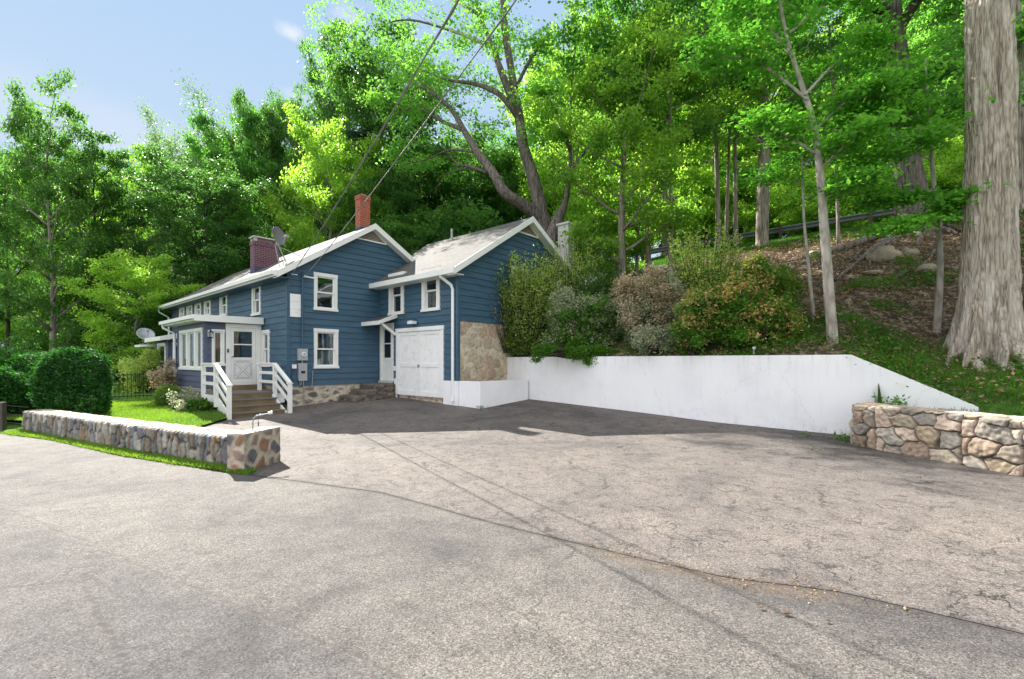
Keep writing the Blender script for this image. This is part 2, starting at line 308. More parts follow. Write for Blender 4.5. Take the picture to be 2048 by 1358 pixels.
MAT['hedge'] = leaf_mat('yew_hedge_leaf', (.010, .05, .014), (.04, .14, .022), (1.6, 2.0, .8), .3, rough=.7, clump=2.4)
MAT['pieris'] = leaf_mat('green_shrub_leaf_red_tips', (.045, .11, .02), (.17, .25, .04), (1.8, 1.8, .8), .38, clump=2.2, tip=(.45, .12, .05))
MAT['pieris_orange'] = leaf_mat('orange_tipped_shrub_leaf', (.07, .15, .035), (.27, .33, .08), (1.7, 1.7, .9), .38, clump=2.4, tip=(.70, .36, .18), dry=(.24, (.62, .36, .20)))
MAT['silver'] = leaf_mat('silver_grey_shrub_leaf', (.08, .14, .075), (.36, .40, .26), (1.4, 1.5, 1.1), .38, clump=2.2, dry=(.22, (.52, .43, .36)))
MAT['beige'] = leaf_mat('dry_beige_shrub_leaf', (.24, .19, .13), (.60, .48, .34), (1.3, 1.2, 1.0), .35, clump=2.0, dry=(.2, (.24, .26, .13)))
MAT['lime'] = leaf_mat('lime_shrub_leaf', (.14, .26, .06), (.46, .55, .16), (1.6, 1.7, .9), .42, clump=2.0)
MAT['grass_blade'] = leaf_mat('grass_blade', (.05, .13, .02), (.17, .28, .045), (1.7, 1.7, .8), .45, clump=.7)
MAT['fern'] = leaf_mat('ground_plant_leaf', (.025, .09, .012), (.09, .21, .025), (1.8, 1.9, .8), .4, clump=1.0)
MAT['litter'] = leaf_mat('dry_fallen_leaf', (.10, .055, .03), (.34, .22, .12), (1.1, 1.0, .9), .15, clump=1.5)

def make_asphalt(name, tint, dark=1.0, crack=1.0, seed=0.0, patch=.25):
    m, n, l, b = new_mat(name)
    t = N(n, 'ShaderNodeTexCoord'); mp = N(n, 'ShaderNodeMapping'); mp.inputs['Location'].default_value = (seed, seed*1.7, 0); l.new(t.outputs['Object'], mp.inputs['Vector'])
    V = mp.outputs[0]
    def nz(sc, det=6.0, ro=.6, dist=0.0):
        x = N(n, 'ShaderNodeTexNoise', Scale=sc, Detail=det, Roughness=ro, Distortion=dist); l.new(V, x.inputs['Vector']); return x
    vo = N(n, 'ShaderNodeTexVoronoi', Scale=120.0); l.new(V, vo.inputs['Vector'])
    agg = ramp(n, [(0, tuple(c*.35*dark for c in tint)), (.25, tuple(c*.78*dark for c in tint)), (.7, tuple(c*1.02*dark for c in tint)), (1, tuple(min(1, c*1.65*dark) for c in tint))])
    sx = N(n, 'ShaderNodeSeparateXYZ'); l.new(vo.outputs['Color'], sx.inputs[0]); l.new(sx.outputs['X'], agg.inputs['Fac'])
    fine = nz(170, 4, .7); fr = ramp(n, [(.36, (.6, .6, .6)), (.5, (1, 1, 1)), (.68, (1.2, 1.19, 1.17))]); l.new(fine.outputs['Fac'], fr.inputs['Fac'])
    c = mixc(n, l, .7, agg.outputs['Color'], fr.outputs['Color'], 'MULTIPLY')
    big = nz(.42, 8, .62, .6); br = ramp(n, [(.34, (.62, .62, .65)), (.48, (.97, .96, .96)), (.66, (1.22, 1.19, 1.15))]); l.new(big.outputs['Fac'], br.inputs['Fac'])
    c = mixc(n, l, 1.0, c, br.outputs['Color'], 'MULTIPLY')
    med = nz(3.2, 8, .7); md = ramp(n, [(.32, (.72, .72, .73)), (.5, (1, 1, 1)), (.68, (1.16, 1.14, 1.12))]); l.new(med.outputs['Fac'], md.inputs['Fac'])
    c = mixc(n, l, 1.0, c, md.outputs['Color'], 'MULTIPLY')
    # hairline cracks: warped cell borders that fade in and out
    wv = nz(1.5, 6, .65); 
    sub = N(n, 'ShaderNodeVectorMath', operation='MULTIPLY_ADD'); l.new(wv.outputs['Color'], sub.inputs[0]); sub.inputs[1].default_value = (.9, .9, 0); l.new(V, sub.inputs[2])
    tot = None
    for sc, w, lo, amt in ((.55, .009, .47, .95), (1.7, .0075, .47, .8), (5.0, .008, .47, .65)):
        v2 = N(n, 'ShaderNodeTexVoronoi', Scale=sc, feature='DISTANCE_TO_EDGE'); l.new(sub.outputs[0], v2.inputs['Vector'])
        mr = N(n, 'ShaderNodeMapRange'); mr.inputs['From Min'].default_value = w*sc*.35; mr.inputs['From Max'].default_value = w*sc*1.1; mr.inputs['To Min'].default_value = 1; mr.inputs['To Max'].default_value = 0; l.new(v2.outputs['Distance'], mr.inputs['Value'])
        msk = nz(sc*.9+.3, 4, .6); m2 = N(n, 'ShaderNodeMapRange'); m2.inputs['From Min'].default_value = lo; m2.inputs['From Max'].default_value = lo+.1; m2.inputs['To Max'].default_value = amt*crack; l.new(msk.outputs['Fac'], m2.inputs['Value'])
        mm = N(n, 'ShaderNodeMath', operation='MULTIPLY'); l.new(mr.outputs[0], mm.inputs[0]); l.new(m2.outputs[0], mm.inputs[1])
        if tot is None: tot = mm.outputs[0]
        else:
            a2 = N(n, 'ShaderNodeMath', operation='MAXIMUM'); l.new(tot, a2.inputs[0]); l.new(mm.outputs[0], a2.inputs[1]); tot = a2.outputs[0]
    c = mixc(n, l, tot, c, (.03, .027, .025))
    at = N(n, 'ShaderNodeAttribute', attribute_name='wear')       # old tar joints and washed-in earth, laid along the real joints
    s3 = N(n, 'ShaderNodeSeparateColor'); l.new(at.outputs['Color'], s3.inputs[0])
    rg = nz(11, 7, .7)
    def masked(ch, lo, hi, amt):
        a3 = N(n, 'ShaderNodeMath', operation='MULTIPLY_ADD'); a3.inputs[1].default_value = .9; a3.inputs[2].default_value = -.35; l.new(rg.outputs['Fac'], a3.inputs[0])
        a4 = N(n, 'ShaderNodeMath', operation='ADD'); l.new(a3.outputs[0], a4.inputs[0]); l.new(s3.outputs[ch], a4.inputs[1])
        m5 = N(n, 'ShaderNodeMapRange'); m5.inputs['From Min'].default_value = lo; m5.inputs['From Max'].default_value = hi; m5.inputs['To Max'].default_value = amt; l.new(a4.outputs[0], m5.inputs['Value'])
        return m5.outputs[0]
    cool = mixc(n, l, 1.0, c, (.74, .76, .80), 'MULTIPLY'); c = mixc(n, l, masked('Blue', .35, .75, 1.0), c, cool)
    c = mixc(n, l, masked('Red', .55, 1.05, .85), c, (.04, .036, .034))
    c = mixc(n, l, masked('Green', .55, 1.0, .4), c, (.15, .10, .065))
    l.new(c, b.inputs['Base Color']); b.inputs['Roughness'].default_value = .82; b.inputs['Specular IOR Level'].default_value = .3
    hgt = N(n, 'ShaderNodeMath', operation='MULTIPLY_ADD'); hgt.inputs[1].default_value = -1.5; l.new(tot, hgt.inputs[0])
    h2 = N(n, 'ShaderNodeMath', operation='ADD'); l.new(sx.outputs['X'], h2.inputs[0]); l.new(fine.outputs['Fac'], h2.inputs[1]); l.new(h2.outputs[0], hgt.inputs[2])
    bp = N(n, 'ShaderNodeBump', Strength=.75, Distance=.006); l.new(hgt.outputs[0], bp.inputs['Height']); l.new(bp.outputs[0], b.inputs['Normal'])
    return m
MAT['road'] = make_asphalt('road_asphalt', (.124, .115, .109), .92, .5, 3.0)
MAT['drive'] = make_asphalt('driveway_asphalt', (.143, .126, .118), 1.0, 1.0, 11.0)

def make_ground(name, grass, soil, litter, gscale=.6):
    m, n, l, b = new_mat(name)
    t = N(n, 'ShaderNodeTexCoord'); at = N(n, 'ShaderNodeAttribute', attribute_name='zone')
    def nz(sc, det=8.0, ro=.65):
        x = N(n, 'ShaderNodeTexNoise', Scale=sc, Detail=det, Roughness=ro); l.new(t.outputs['Object'], x.inputs['Vector']); return x.outputs['Fac']
    g = ramp(n, [(.3, tuple(c*.55 for c in grass)), (.7, tuple(c*1.25 for c in grass))]); l.new(nz(9), g.inputs['Fac'])
    s = ramp(n, [(.33, tuple(c*.5 for c in soil)), (.5, soil), (.62, tuple(c*1.3 for c in litter)), (.75, litter)]); l.new(nz(5.5, 10, .75), s.inputs['Fac'])
    sp = N(n, 'ShaderNodeSeparateColor'); l.new(at.outputs['Color'], sp.inputs[0])
    a1 = N(n, 'ShaderNodeMath', operation='MULTIPLY_ADD'); a1.inputs[1].default_value = 1.6; a1.inputs[2].default_value = -.8; l.new(nz(1.1), a1.inputs[0])
    a2 = N(n, 'ShaderNodeMath', operation='ADD'); l.new(a1.outputs[0], a2.inputs[0]); l.new(sp.outputs['Red'], a2.inputs[1])
    mr = N(n, 'ShaderNodeMapRange'); mr.inputs['From Min'].default_value = .4; mr.inputs['From Max'].default_value = .6; l.new(a2.outputs[0], mr.inputs['Value'])
    c = mixc(n, l, mr.outputs[0], s.outputs['Color'], g.outputs['Color']); l.new(c, b.inputs['Base Color']); b.inputs['Roughness'].default_value = .95; b.inputs['Specular IOR Level'].default_value = .1
    bp = N(n, 'ShaderNodeBump', Strength=.9, Distance=.06); l.new(nz(14, 8, .7), bp.inputs['Height']); l.new(bp.outputs[0], b.inputs['Normal'])
    return m
MAT['hill'] = make_ground('bank_soil_and_grass', (.06, .13, .022), (.085, .066, .048), (.25, .20, .145))
MAT['lawn'] = make_ground('lawn_turf', (.09, .19, .03), (.09, .12, .03), (.12, .16, .04))

# ------------------------------------------------------------------ mesh helpers
class MB:
    def __init__(self): self.v = []; self.f = []; self.c = []
    def add(self, vs, fs, cols=None):
        o = len(self.v); self.v += [tuple(p) for p in vs]; self.f += [tuple(i+o for i in f) for f in fs]
        self.c += list(cols) if cols is not None else [(1, 1, 1)]*len(vs)
        return self
    def hexa(self, p):   # 8 corners: bottom ring 0-3, top ring 4-7
        return self.add(p, [(3, 2, 1, 0), (4, 5, 6, 7), (0, 1, 5, 4), (1, 2, 6, 5), (2, 3, 7, 6), (3, 0, 4, 7)])
    def box(self, x0, x1, y0, y1, z0, z1):
        return self.hexa([(x0, y0, z0), (x1, y0, z0), (x1, y1, z0), (x0, y1, z0), (x0, y0, z1), (x1, y0, z1), (x1, y1, z1), (x0, y1, z1)])
    def fbox(self, fr, a0, a1, b0, b1, o0, o1):      # box in a wall frame: along, up, outwards
        return self.hexa([fr(a0, b0, o0), fr(a1, b0, o0), fr(a1, b0, o1), fr(a0, b0, o1), fr(a0, b1, o0), fr(a1, b1, o0), fr(a1, b1, o1), fr(a0, b1, o1)])
    def slab(self, q, th):    # four top corners, thickness straight down
        return self.hexa([(x, y, z-th) for x, y, z in q]+[tuple(p) for p in q])
    def beam(self, p, q, w, h, up=(0, 0, 1)):
        p, q = Vector(p), Vector(q); d = (q-p).normalized(); side = d.cross(Vector(up)); side.normalize(); u = side.cross(d).normalized()
        s_, t_ = side*w/2, u*h/2
        return self.hexa([p-s_-t_, p+s_-t_, q+s_-t_, q-s_-t_, p-s_+t_, p+s_+t_, q+s_+t_, q-s_+t_])
    def tube(self, pts, rad, seg=8, cap=True, wob=0.0):
        pts = [Vector(p) for p in pts]; n = len(pts); rad = rad if hasattr(rad, '__len__') else [rad]*n
        o = len(self.v); ref = Vector((0, 0, 1)); 
        d0 = (pts[1]-pts[0]).normalized(); ref = Vector((1, 0, 0)) if abs(d0.z) > .8 else Vector((0, 0, 1))
        a = d0.cross(ref).normalized()
        for i, p in enumerate(pts):
            d = (pts[min(i+1, n-1)]-pts[max(i-1, 0)]).normalized()
            a = (a-d*a.dot(d)).normalized(); b = d.cross(a)
            for k in range(seg):
                th = 2*math.pi*k/seg; r = rad[i]*(1+(wob*math.sin(3*th+i*.7) if wob else 0))
                self.v.append(tuple(p+a*math.cos(th)*r+b*math.sin(th)*r)); self.c.append((1, 1, 1))
        for i in range(n-1):
            for k in range(seg):
                self.f.append((o+i*seg+k, o+i*seg+(k+1) % seg, o+(i+1)*seg+(k+1) % seg, o+(i+1)*seg+k))
        if cap: self.f.append(tuple(o+k for k in range(seg))[::-1]); self.f.append(tuple(o+(n-1)*seg+k for k in range(seg)))
        return self
    def sphere(self, c, r, seg=12, rings=8, sc=(1, 1, 1)):
        o = len(self.v)
        for i in range(rings+1):
            ph = math.pi*i/rings
            for k in range(seg):
                th = 2*math.pi*k/seg
                self.v.append((c[0]+r*sc[0]*math.sin(ph)*math.cos(th), c[1]+r*sc[1]*math.sin(ph)*math.sin(th), c[2]+r*sc[2]*math.cos(ph))); self.c.append((1, 1, 1))
        for i in range(rings):
            for k in range(seg):
                self.f.append((o+i*seg+k, o+(i+1)*seg+k, o+(i+1)*seg+(k+1) % seg, o+i*seg+(k+1) % seg))
        return self
    def build(self, name, m, parent=None, off=(0, 0, 0), smooth=False, attr=None):
        me = bpy.data.meshes.new(name); v = np.array(self.v)-np.array(off)
        me.from_pydata(v.tolist(), [], self.f); me.materials.append(m)
        if attr:
            at = me.color_attributes.new(attr, 'FLOAT_COLOR', 'POINT')
            cc = np.ones((len(v), 4), np.float32); cc[:, :3] = np.array(self.c); at.data.foreach_set('color', cc.ravel())
        if smooth: me.polygons.foreach_set('use_smooth', [True]*len(me.polygons))
        me.update()
        o = bpy.data.objects.new(name, me); C.objects.link(o)
        if parent: o.parent = parent
        return o
def tag(o, label=None, cat=None, group=None, kind=None):
    for k, v in (('label', label), ('category', cat), ('group', group), ('kind', kind)):
        if v: o[k] = v
    return o
def thing(name, label, cat, loc=(0, 0, 0), rot=0.0, group=None):
    o = bpy.data.objects.new(name, None); C.objects.link(o); o.location = loc; o.rotation_euler = (0, 0, rot)
    o.empty_display_size = .3
    return tag(o, label, cat, group)
def sthing(name, label, cat, s=0, t=0, z=0, group=None):   # thing whose parts are modelled in the site frame (off = its own base)
    o = thing(name, label, cat, W(s, t, z), ROT, group); o['_b'] = (s, t, z); return o
def off(o): return tuple(o['_b'])
def fr_t(T, sgn=-1):     # wall frame on plane t = T, facing -t
    return lambda a, b, o: (a, T+sgn*o, b)
def fr_s(S, sgn=-1):
    return lambda a, b, o: (S+sgn*o, a, b)

def siding(mb, fr, a0, a1, z0, z1, holes=(), top=None, course=.205, lip=.024, seed=0):
    """Lapped boards, each one really tilted; top(a) limits the height under a sloping roof."""
    n = int(round((z1-z0)/course)); ks = set()
    for i in range(n+1): ks.add(round(z0+(z1-z0)*i/n, 4))
    cz = sorted(ks)
    lv = set(cz)
    for h in holes: lv.add(h[2]); lv.add(h[3])
    lv = sorted(z for z in lv if z0-1e-6 <= z <= z1+1e-6)
    import bisect
    def limits(z):
        if top is None: return a0, a1
        return top(z)
    for za, zb in zip(lv[:-1], lv[1:]):
        i = max(0, bisect.bisect_right(cz, (za+zb)/2)-1); c0, c1 = cz[i], cz[i+1]
        oa = lip*(1-(za-c0)/(c1-c0)); ob = lip*(1-(zb-c0)/(c1-c0))
        la, ra = limits(za); lb, rb = limits(zb)
        if ra-la < .02: continue
        segs = [(la, ra, lb, rb)]
        for h in holes:
            if h[2] < (za+zb)/2 < h[3]:
                out = []
                for (p, q, r_, s_) in segs:
                    if h[1] <= p or h[0] >= q: out.append((p, q, r_, s_)); continue
                    if h[0] > p: out.append((p, h[0], r_, h[0]))
                    if h[1] < q: out.append((h[1], q, h[1], s_))
                segs = out
        for (p, q, r_, s_) in segs:
            if q-p < .005: continue
            mb.add([fr(p, za, oa), fr(q, za, oa), fr(max(s_, r_), zb, ob), fr(r_, zb, ob)], [(0, 1, 2, 3)])
            if abs(za-c0) < 1e-5: mb.add([fr(p, za, -.01), fr(q, za, -.01), fr(q, za, oa), fr(p, za, oa)], [(0, 1, 2, 3)])
    return mb

PAL = {'tan': [(.42, .33, .23), (.50, .42, .32), (.36, .27, .20), (.46, .36, .29), (.38, .34, .29), (.52, .46, .38), (.42, .30, .23), (.32, .27, .22)],
       'grey': [(.17, .17, .17), (.24, .22, .19), (.13, .13, .14), (.28, .27, .25), (.20, .16, .12), (.32, .30, .27), (.16, .17, .20), (.25, .19, .12), (.36, .34, .30)],
       'pillar': [(.26, .18, .15), (.15, .14, .14), (.22, .17, .14), (.13, .13, .14), (.28, .21, .17), (.25, .14, .09), (.18, .16, .15)],
       'found': [(.13, .12, .12), (.20, .18, .16), (.32, .28, .23), (.10, .10, .11), (.26, .22, .18), (.40, .35, .28)],
       'block': [(.46, .38, .27), (.50, .43, .33), (.43, .34, .24), (.42, .30, .23), (.48, .41, .32), (.54, .47, .36), (.38, .31, .23)]}
def stone_patch(mb, P0, U, V, Wd, Ht, res, cell, pal, mortar, depth, seed, mw=.16, skew=None, accents=None, jitter=.85, facet=.35):
    """Irregular stones in mortar on a flat patch, as relief geometry with one colour per stone."""
    r = np.random.default_rng(seed); P0, U, V = np.array(P0, float), np.array(U, float), np.array(V, float); Nn = np.cross(U, V)
    nu, nv = max(2, int(Wd/res)), max(2, int(Ht/res)); cu, cv = cell
    gu, gv = int(Wd/cu)+3, int(Ht/cv)+3
    su = (np.arange(gu)[:, None]-1+.5+np.zeros((1, gv)))*cu; sv = (np.arange(gv)[None, :]-1+.5+np.zeros((gu, 1)))*cv
    su = su + (np.arange(gv)[None, :] % 2)*cu*.5
    su = (su+(r.random((gu, gv))-.5)*cu*jitter).ravel(); sv = (sv+(r.random((gu, gv))-.5)*cv*jitter).ravel()
    wgt = r.random(len(su))*.35
    cols = np.array([PAL[pal][r.integers(len(PAL[pal]))] for _ in su])*(0.8+.4*r.random((len(su), 1)))
    if accents:
        for (au, av, ac) in accents:
            k = np.argmin(((su-au)/cu)**2+((sv-av)/cv)**2); cols[k] = ac
    uu, vv = np.meshgrid(np.linspace(0, Wd, nu+1), np.linspace(0, Ht, nv+1), indexing='ij')
    wu = np.array([[mnoise.noise(Vector((a*6, b*6, seed))) for b in vv[0]] for a in uu[:, 0]])*cu*.22
    wv = np.array([[mnoise.noise(Vector((a*6, b*6, seed+50))) for b in vv[0]] for a in uu[:, 0]])*cv*.22
    pu, pv = uu+wu, vv+wv
    d = ((pu[..., None]-su)/cu)**2+((pv[..., None]-sv)/cv)**2
    dd = np.sqrt(d)+wgt*.5
    idx = np.argsort(dd, axis=-1)[..., :2]; f1 = np.take_along_axis(dd, idx[..., :1], -1)[..., 0]; f2 = np.take_along_axis(dd, idx[..., 1:2], -1)[..., 0]
    e = f2-f1; k = sstep(e, mw*.4, mw*1.25)
    det = np.array([[mnoise.noise(Vector((a*16, b*16, seed+9))) for b in vv[0]] for a in uu[:, 0]])
    hstone = .65+.5*r.random(len(su)); dome = 1-.35*np.clip(f1, 0, 1)**2
    tl = r.normal(size=(len(su), 2))*facet
    i0 = idx[..., 0]; tilt = tl[i0, 0]*(pu-su[i0])/cu+tl[i0, 1]*(pv-sv[i0])/cv
    h = depth*(k*(hstone[i0]*dome+np.clip(tilt, -.6, .6))+det*.25*k)
    edge = np.minimum(np.minimum(uu, Wd-uu), np.minimum(vv, Ht-vv)); h = h*sstep(edge, 0, .025)
    col = cols[idx[..., 0]]*k[..., None]+np.array(mortar)*(1-k[..., None])
    if skew is not None: vv = vv*skew(uu)
    P = P0+uu[..., None]*U+vv[..., None]*V+h[..., None]*Nn
    P = P.reshape(-1, 3); m_ = nv+1
    fs = [(i*m_+j, (i+1)*m_+j, (i+1)*m_+j+1, i*m_+j+1) for i in range(nu) for j in range(nv)]
    mb.add(P.tolist(), fs, col.reshape(-1, 3).tolist())
# ------------------------------------------------------------------ ground sheets
def grid_mesh(name, m, P, kind='structure', attr=None, col=None, smooth=True):
    nu, nv = P.shape[:2]; v = P.reshape(-1, 3)
    fs = [(i*nv+j, (i+1)*nv+j, (i+1)*nv+j+1, i*nv+j+1) for i in range(nu-1) for j in range(nv-1)]
    mb = MB(); mb.v = v.tolist(); mb.f = fs; mb.c = (col.reshape(-1, 3) if col is not None else np.ones((len(v), 3))).tolist()
    o = mb.build(name, m, attr=attr, smooth=smooth); tag(o, kind=kind); return o
# base ground: one sheet to the horizon
gx = np.concatenate([np.linspace(-600, -45, 12)[:-1], np.linspace(-45, 30, 151), np.linspace(30, 600, 12)[1:]])
gy = np.concatenate([np.linspace(-600, -20, 10)[:-1], np.linspace(-20, 60, 161), np.linspace(60, 900, 12)[1:]])
X, Y = np.meshgrid(gx, gy, indexing='ij'); Z = low_h(X, Y)-.05
Z = np.where((np.abs(X) < 60) & (Y > -30) & (Y < 70), Z, -.05)
zone = np.zeros(X.shape+(3,)); zone[..., 0] = .9
ground = grid_mesh('ground', MAT['lawn'], np.stack([X, Y, Z], -1), attr='zone', col=zone)
tag(ground, 'green open ground around the lane and behind the garden fence')

# hillside behind the retaining wall
av = np.concatenate([np.linspace(-90, -20, 24)[:-1], np.linspace(-20, 8.8, 97)[:-1], np.linspace(8.8, 12, 33)[:-1], np.linspace(12, 24, 31)[:-1], np.linspace(24, 70, 12)])
kv = np.concatenate([np.linspace(0, 1, 24)**1.0*.9, .9+np.linspace(.02, 1, 100)**1.35*24, 25+np.linspace(.05, 1, 22)**2*150])
P = np.zeros((len(av), len(kv), 3)); zc = np.zeros((len(av), len(kv), 3))
for i, a in enumerate(av):
    d0 = float(np.interp(a, DA, DD))
    for j, k in enumerate(kv):
        d = d0+k; z = float(hill_ad(a, d)); x, y = W(d+5.7, -5.34-a)[:2]
        z += .09*fbm(x, y, 3, .6, 3)*min(1, max(0, (k-.3)))*(1+.03*max(0, d-20))
        P[i, j] = (x, y, z)
        g = .95 if d > 10.8 else (.12 if d > 3.6 else .42)
        if 2.5 < d <= 3.6: g = .42-.3*(d-2.5)/1.1
        if 10 < d <= 10.8: g = .15+.8*(d-10)/.8
        if a < -1: g = .75
        if a > 9 and d < 2: g = .7
        zc[i, j, 0] = g
hillside = grid_mesh('hillside', MAT['hill'], P, attr='zone', col=zc)
tag(hillside, 'steep earth and grass bank rising behind the white wall')

# road and driveway asphalt; the driveway laps a few mm over the road along the curved joint
JX = [-9, -3.9, -3.68, -1.6, -.117, .93, 1.57, 2.25, 3.0, 9]; JY = [9.0, 6.6, 6.39, 5.54, 4.44, 3.75, 3.36, 3.15, 2.67, -2.0]
def joint_y(x): return float(np.interp(x, JX, JY))
def wear_at(x, y):
    d = abs(y-joint_y(x)); w = math.exp(-(d/.09)**2)*(1 if x > -3.7 else 0)
    brown = math.exp(-((y-joint_y(x)+.08)/.22)**2)*sstep(np.float64(x), .2, .9)*(1-sstep(np.float64(x), 2.0, 2.9))*.75
    # old widening seam in the road
    pts = [(-5.6, 5.0), (-2.9, 3.55), (-1.35, 2.75), (-.2, 2.1), (.6, 1.6)]
    jg = .07*mnoise.noise(Vector((x*3, 1, 0)))+.03*mnoise.noise(Vector((x*11, 4, 0)))
    ys = float(np.interp(x, [p[0] for p in pts], [p[1] for p in pts]))+jg; w2 = math.exp(-((y-ys)/.035)**2)*.8 if x > -5.6 else 0
    ys2 = float(np.interp(x, [-3.3, -2.9, -2.45, -2.05, -1.75, -1.5], [3.5, 3.1, 2.75, 2.4, 2.1, 1.9]))+1.3*jg; w3 = math.exp(-((y-ys2)/.03)**2)*1.2 if -3.2 < x < -1.55 else 0
    patch = float(sstep(np.float64(ys-y), -.02, .06)) if x < .8 else float(1-sstep(np.float64(x), .8, 1.6))*float(sstep(np.float64(ys-y), 0, .3))
    return max(w*.8, w2, w3), brown, patch*.55
def sheet(name, m, xs, ylo, yhi, ny, dz, label, fine=True):
    P = np.zeros((len(xs), ny, 3)); cc = np.zeros((len(xs), ny, 3))
    for i, x in enumerate(xs):
        a, b = ylo(x), yhi(x)
        for j in range(ny):
            y = b-(b-a)*(1-j/(ny-1))**(2 if name == 'road' else 1)
            z = float(low_h(np.float64(x), np.float64(y)))+dz+.008*mnoise.noise(Vector((x*.7, y*.7, 0)))
            P[i, j] = (x, y, z); cc[i, j] = wear_at(x, y) if abs(y) < 12 and abs(x) < 12 else (0, 0, 0)
    o = grid_mesh(name, m, P, attr='wear', col=cc); tag(o, label); return o
VX_ = [-40, -11.2, -9.36, -6.6, -3.76, -3.6]; VY_ = [16.5, 9.97, 9.2, 7.66, 6.38, 6.5]
sheet('road', MAT['road'], np.concatenate([np.linspace(-40, -12, 15)[:-1], np.linspace(-12, 6, 400), np.linspace(6, 40, 14)[1:]]), lambda x: -14 + (0 if x > -14 else 0),
      lambda x: float(np.interp(x, VX_, VY_)) if x < -3.75 else joint_y(x)+.12, 400, 0.0, 'worn grey asphalt lane in the foreground')
def dr_lo(x):
    return joint_y(x) if x > -3.7 else float(np.interp(x, [-7.4, -5.73, -3.9, -3.7], [9.0, 8.05, 7.0, 6.45]))
def dr_hi(x): return float(np.interp(x, [-7.6, -6.5, -3, .9, 3, 7, 7.4, 9], [13.5, 15.5, 18, 15.6, 13.6, 10.0, 7.0, 5.0]))
sheet('driveway', MAT['drive'], np.linspace(-7.55, 8.6, 230), dr_lo, dr_hi, 150, .004, 'cracked pale asphalt driveway sloping up to the garage')

# front lawn sheet
def in_poly(x, y, poly):
    c = False; n = len(poly); j = n-1
    for i in range(n):
        xi, yi = poly[i]; xj, yj = poly[j]
        if ((yi > y) != (yj > y)) and (x < (xj-xi)*(y-yi)/(yj-yi)+xi): c = not c
        j = i
    return c
LAWN = [(-7.35, 9.0), (-7.3, 10.2), (-7.6, 12.2), (-8.3, 13.6), (-10, 16), (-15, 20), (-24, 20), (-24, 13.8), (-11.2, 10.95)]
def lawn_h(x, y): return float(low_h(np.float64(x), np.float64(y)))+.045+.10*float(sstep(np.float64(-x), 7.3, 8.4))+.015*mnoise.noise(Vector((x, y, 2)))
xs = np.linspace(-24, -7.3, 120); P = np.zeros((120, 50, 3)); cc = np.zeros((120, 50, 3)); cc[..., 0] = 1.0
for i, x in enumerate(xs):
    ya = float(np.interp(x, [-24, -11.2, -7.35, -7.3], [13.8+2.9, 11.0, 8.95, 9.2])); yb = float(np.interp(x, [-24, -15, -10, -8.3, -7.6, -7.3], [22, 20, 16, 13.6, 12.2, 10.2]))
    for j in range(50):
        y = ya+(yb-ya)*j/49; P[i, j] = (x, y, lawn_h(x, y))
lawn = grid_mesh('lawn', MAT['lawn'], P, attr='zone', col=cc); tag(lawn, 'bright green lawn between the low stone wall and porch')

# ------------------------------------------------------------------ windows and doors
def window(parent, fr, a0, a1, b0, b1, cas=.10, split=.5, curtain=None, label=None, sash_w=.045, single=False, mat='white', name='window'):
    o = off(parent); mb = MB()
    mb.fbox(fr, a0, a0+cas, b0, b1, -.09, .045).fbox(fr, a1-cas, a1, b0, b1, -.09, .045)
    mb.fbox(fr, a0-.012, a1+.012, b1-cas, b1+.01, -.088, .052).fbox(fr, a0-.02, a1+.02, b0-.01, b0+.07, -.088, .075)
    w = mb.build(name, MAT[mat], parent, o)
    if label: w['label'] = label
    x0, x1, z0, z1 = a0+cas, a1-cas, b0+.07, b1-cas; zm = z0+(z1-z0)*split; s_ = sash_w
    def ring(p0, p1, q0, q1, d0, d1):
        r = MB(); r.fbox(fr, p0, p0+s_, q0, q1, d0, d1).fbox(fr, p1-s_, p1, q0, q1, d0, d1).fbox(fr, p0+s_, p1-s_, q0, q0+s_, d0, d1).fbox(fr, p0+s_, p1-s_, q1-s_, q1, d0, d1); return r
    if single:
        ring(x0, x1, z0, z1, -.05, -.005).build('sash', MAT[mat], w, o); MB().fbox(fr, x0+s_, x1-s_, z0+s_, z1-s_, -.032, -.026).build('pane', MAT['glass'], w, o)
    else:
        ring(x0, x1, zm-.02, z1, -.035, .0).build('sash', MAT[mat], w, o); ring(x0, x1, z0, zm+.02, -.075, -.04).build('sash', MAT[mat], w, o)
        MB().fbox(fr, x0+s_, x1-s_, zm, z1-s_, -.022, -.016).build('pane', MAT['glass'], w, o); MB().fbox(fr, x0+s_, x1-s_, z0+s_, zm, -.062, -.056).build('pane', MAT['glass'], w, o)
    if curtain:
        for (ca, cb, cz0, cz1, cm) in curtain:
            c = MB(); p = x0+(x1-x0)*ca; q = x0+(x1-x0)*cb; n = max(2, int((q-p)/.02)); zz0 = z0+(z1-z0)*cz0; zz1 = z0+(z1-z0)*cz1
            vs = []
            for i in range(n+1):
                a = p+(q-p)*i/n; d = -.17+.022*math.sin(a*70)
                vs += [fr(a, zz0, d), fr(a, zz1, d-.006)]
            c.add(vs, [(2*i, 2*i+2, 2*i+3, 2*i+1) for i in range(n)]); c.build('curtain', MAT[cm], w, o)
    return w
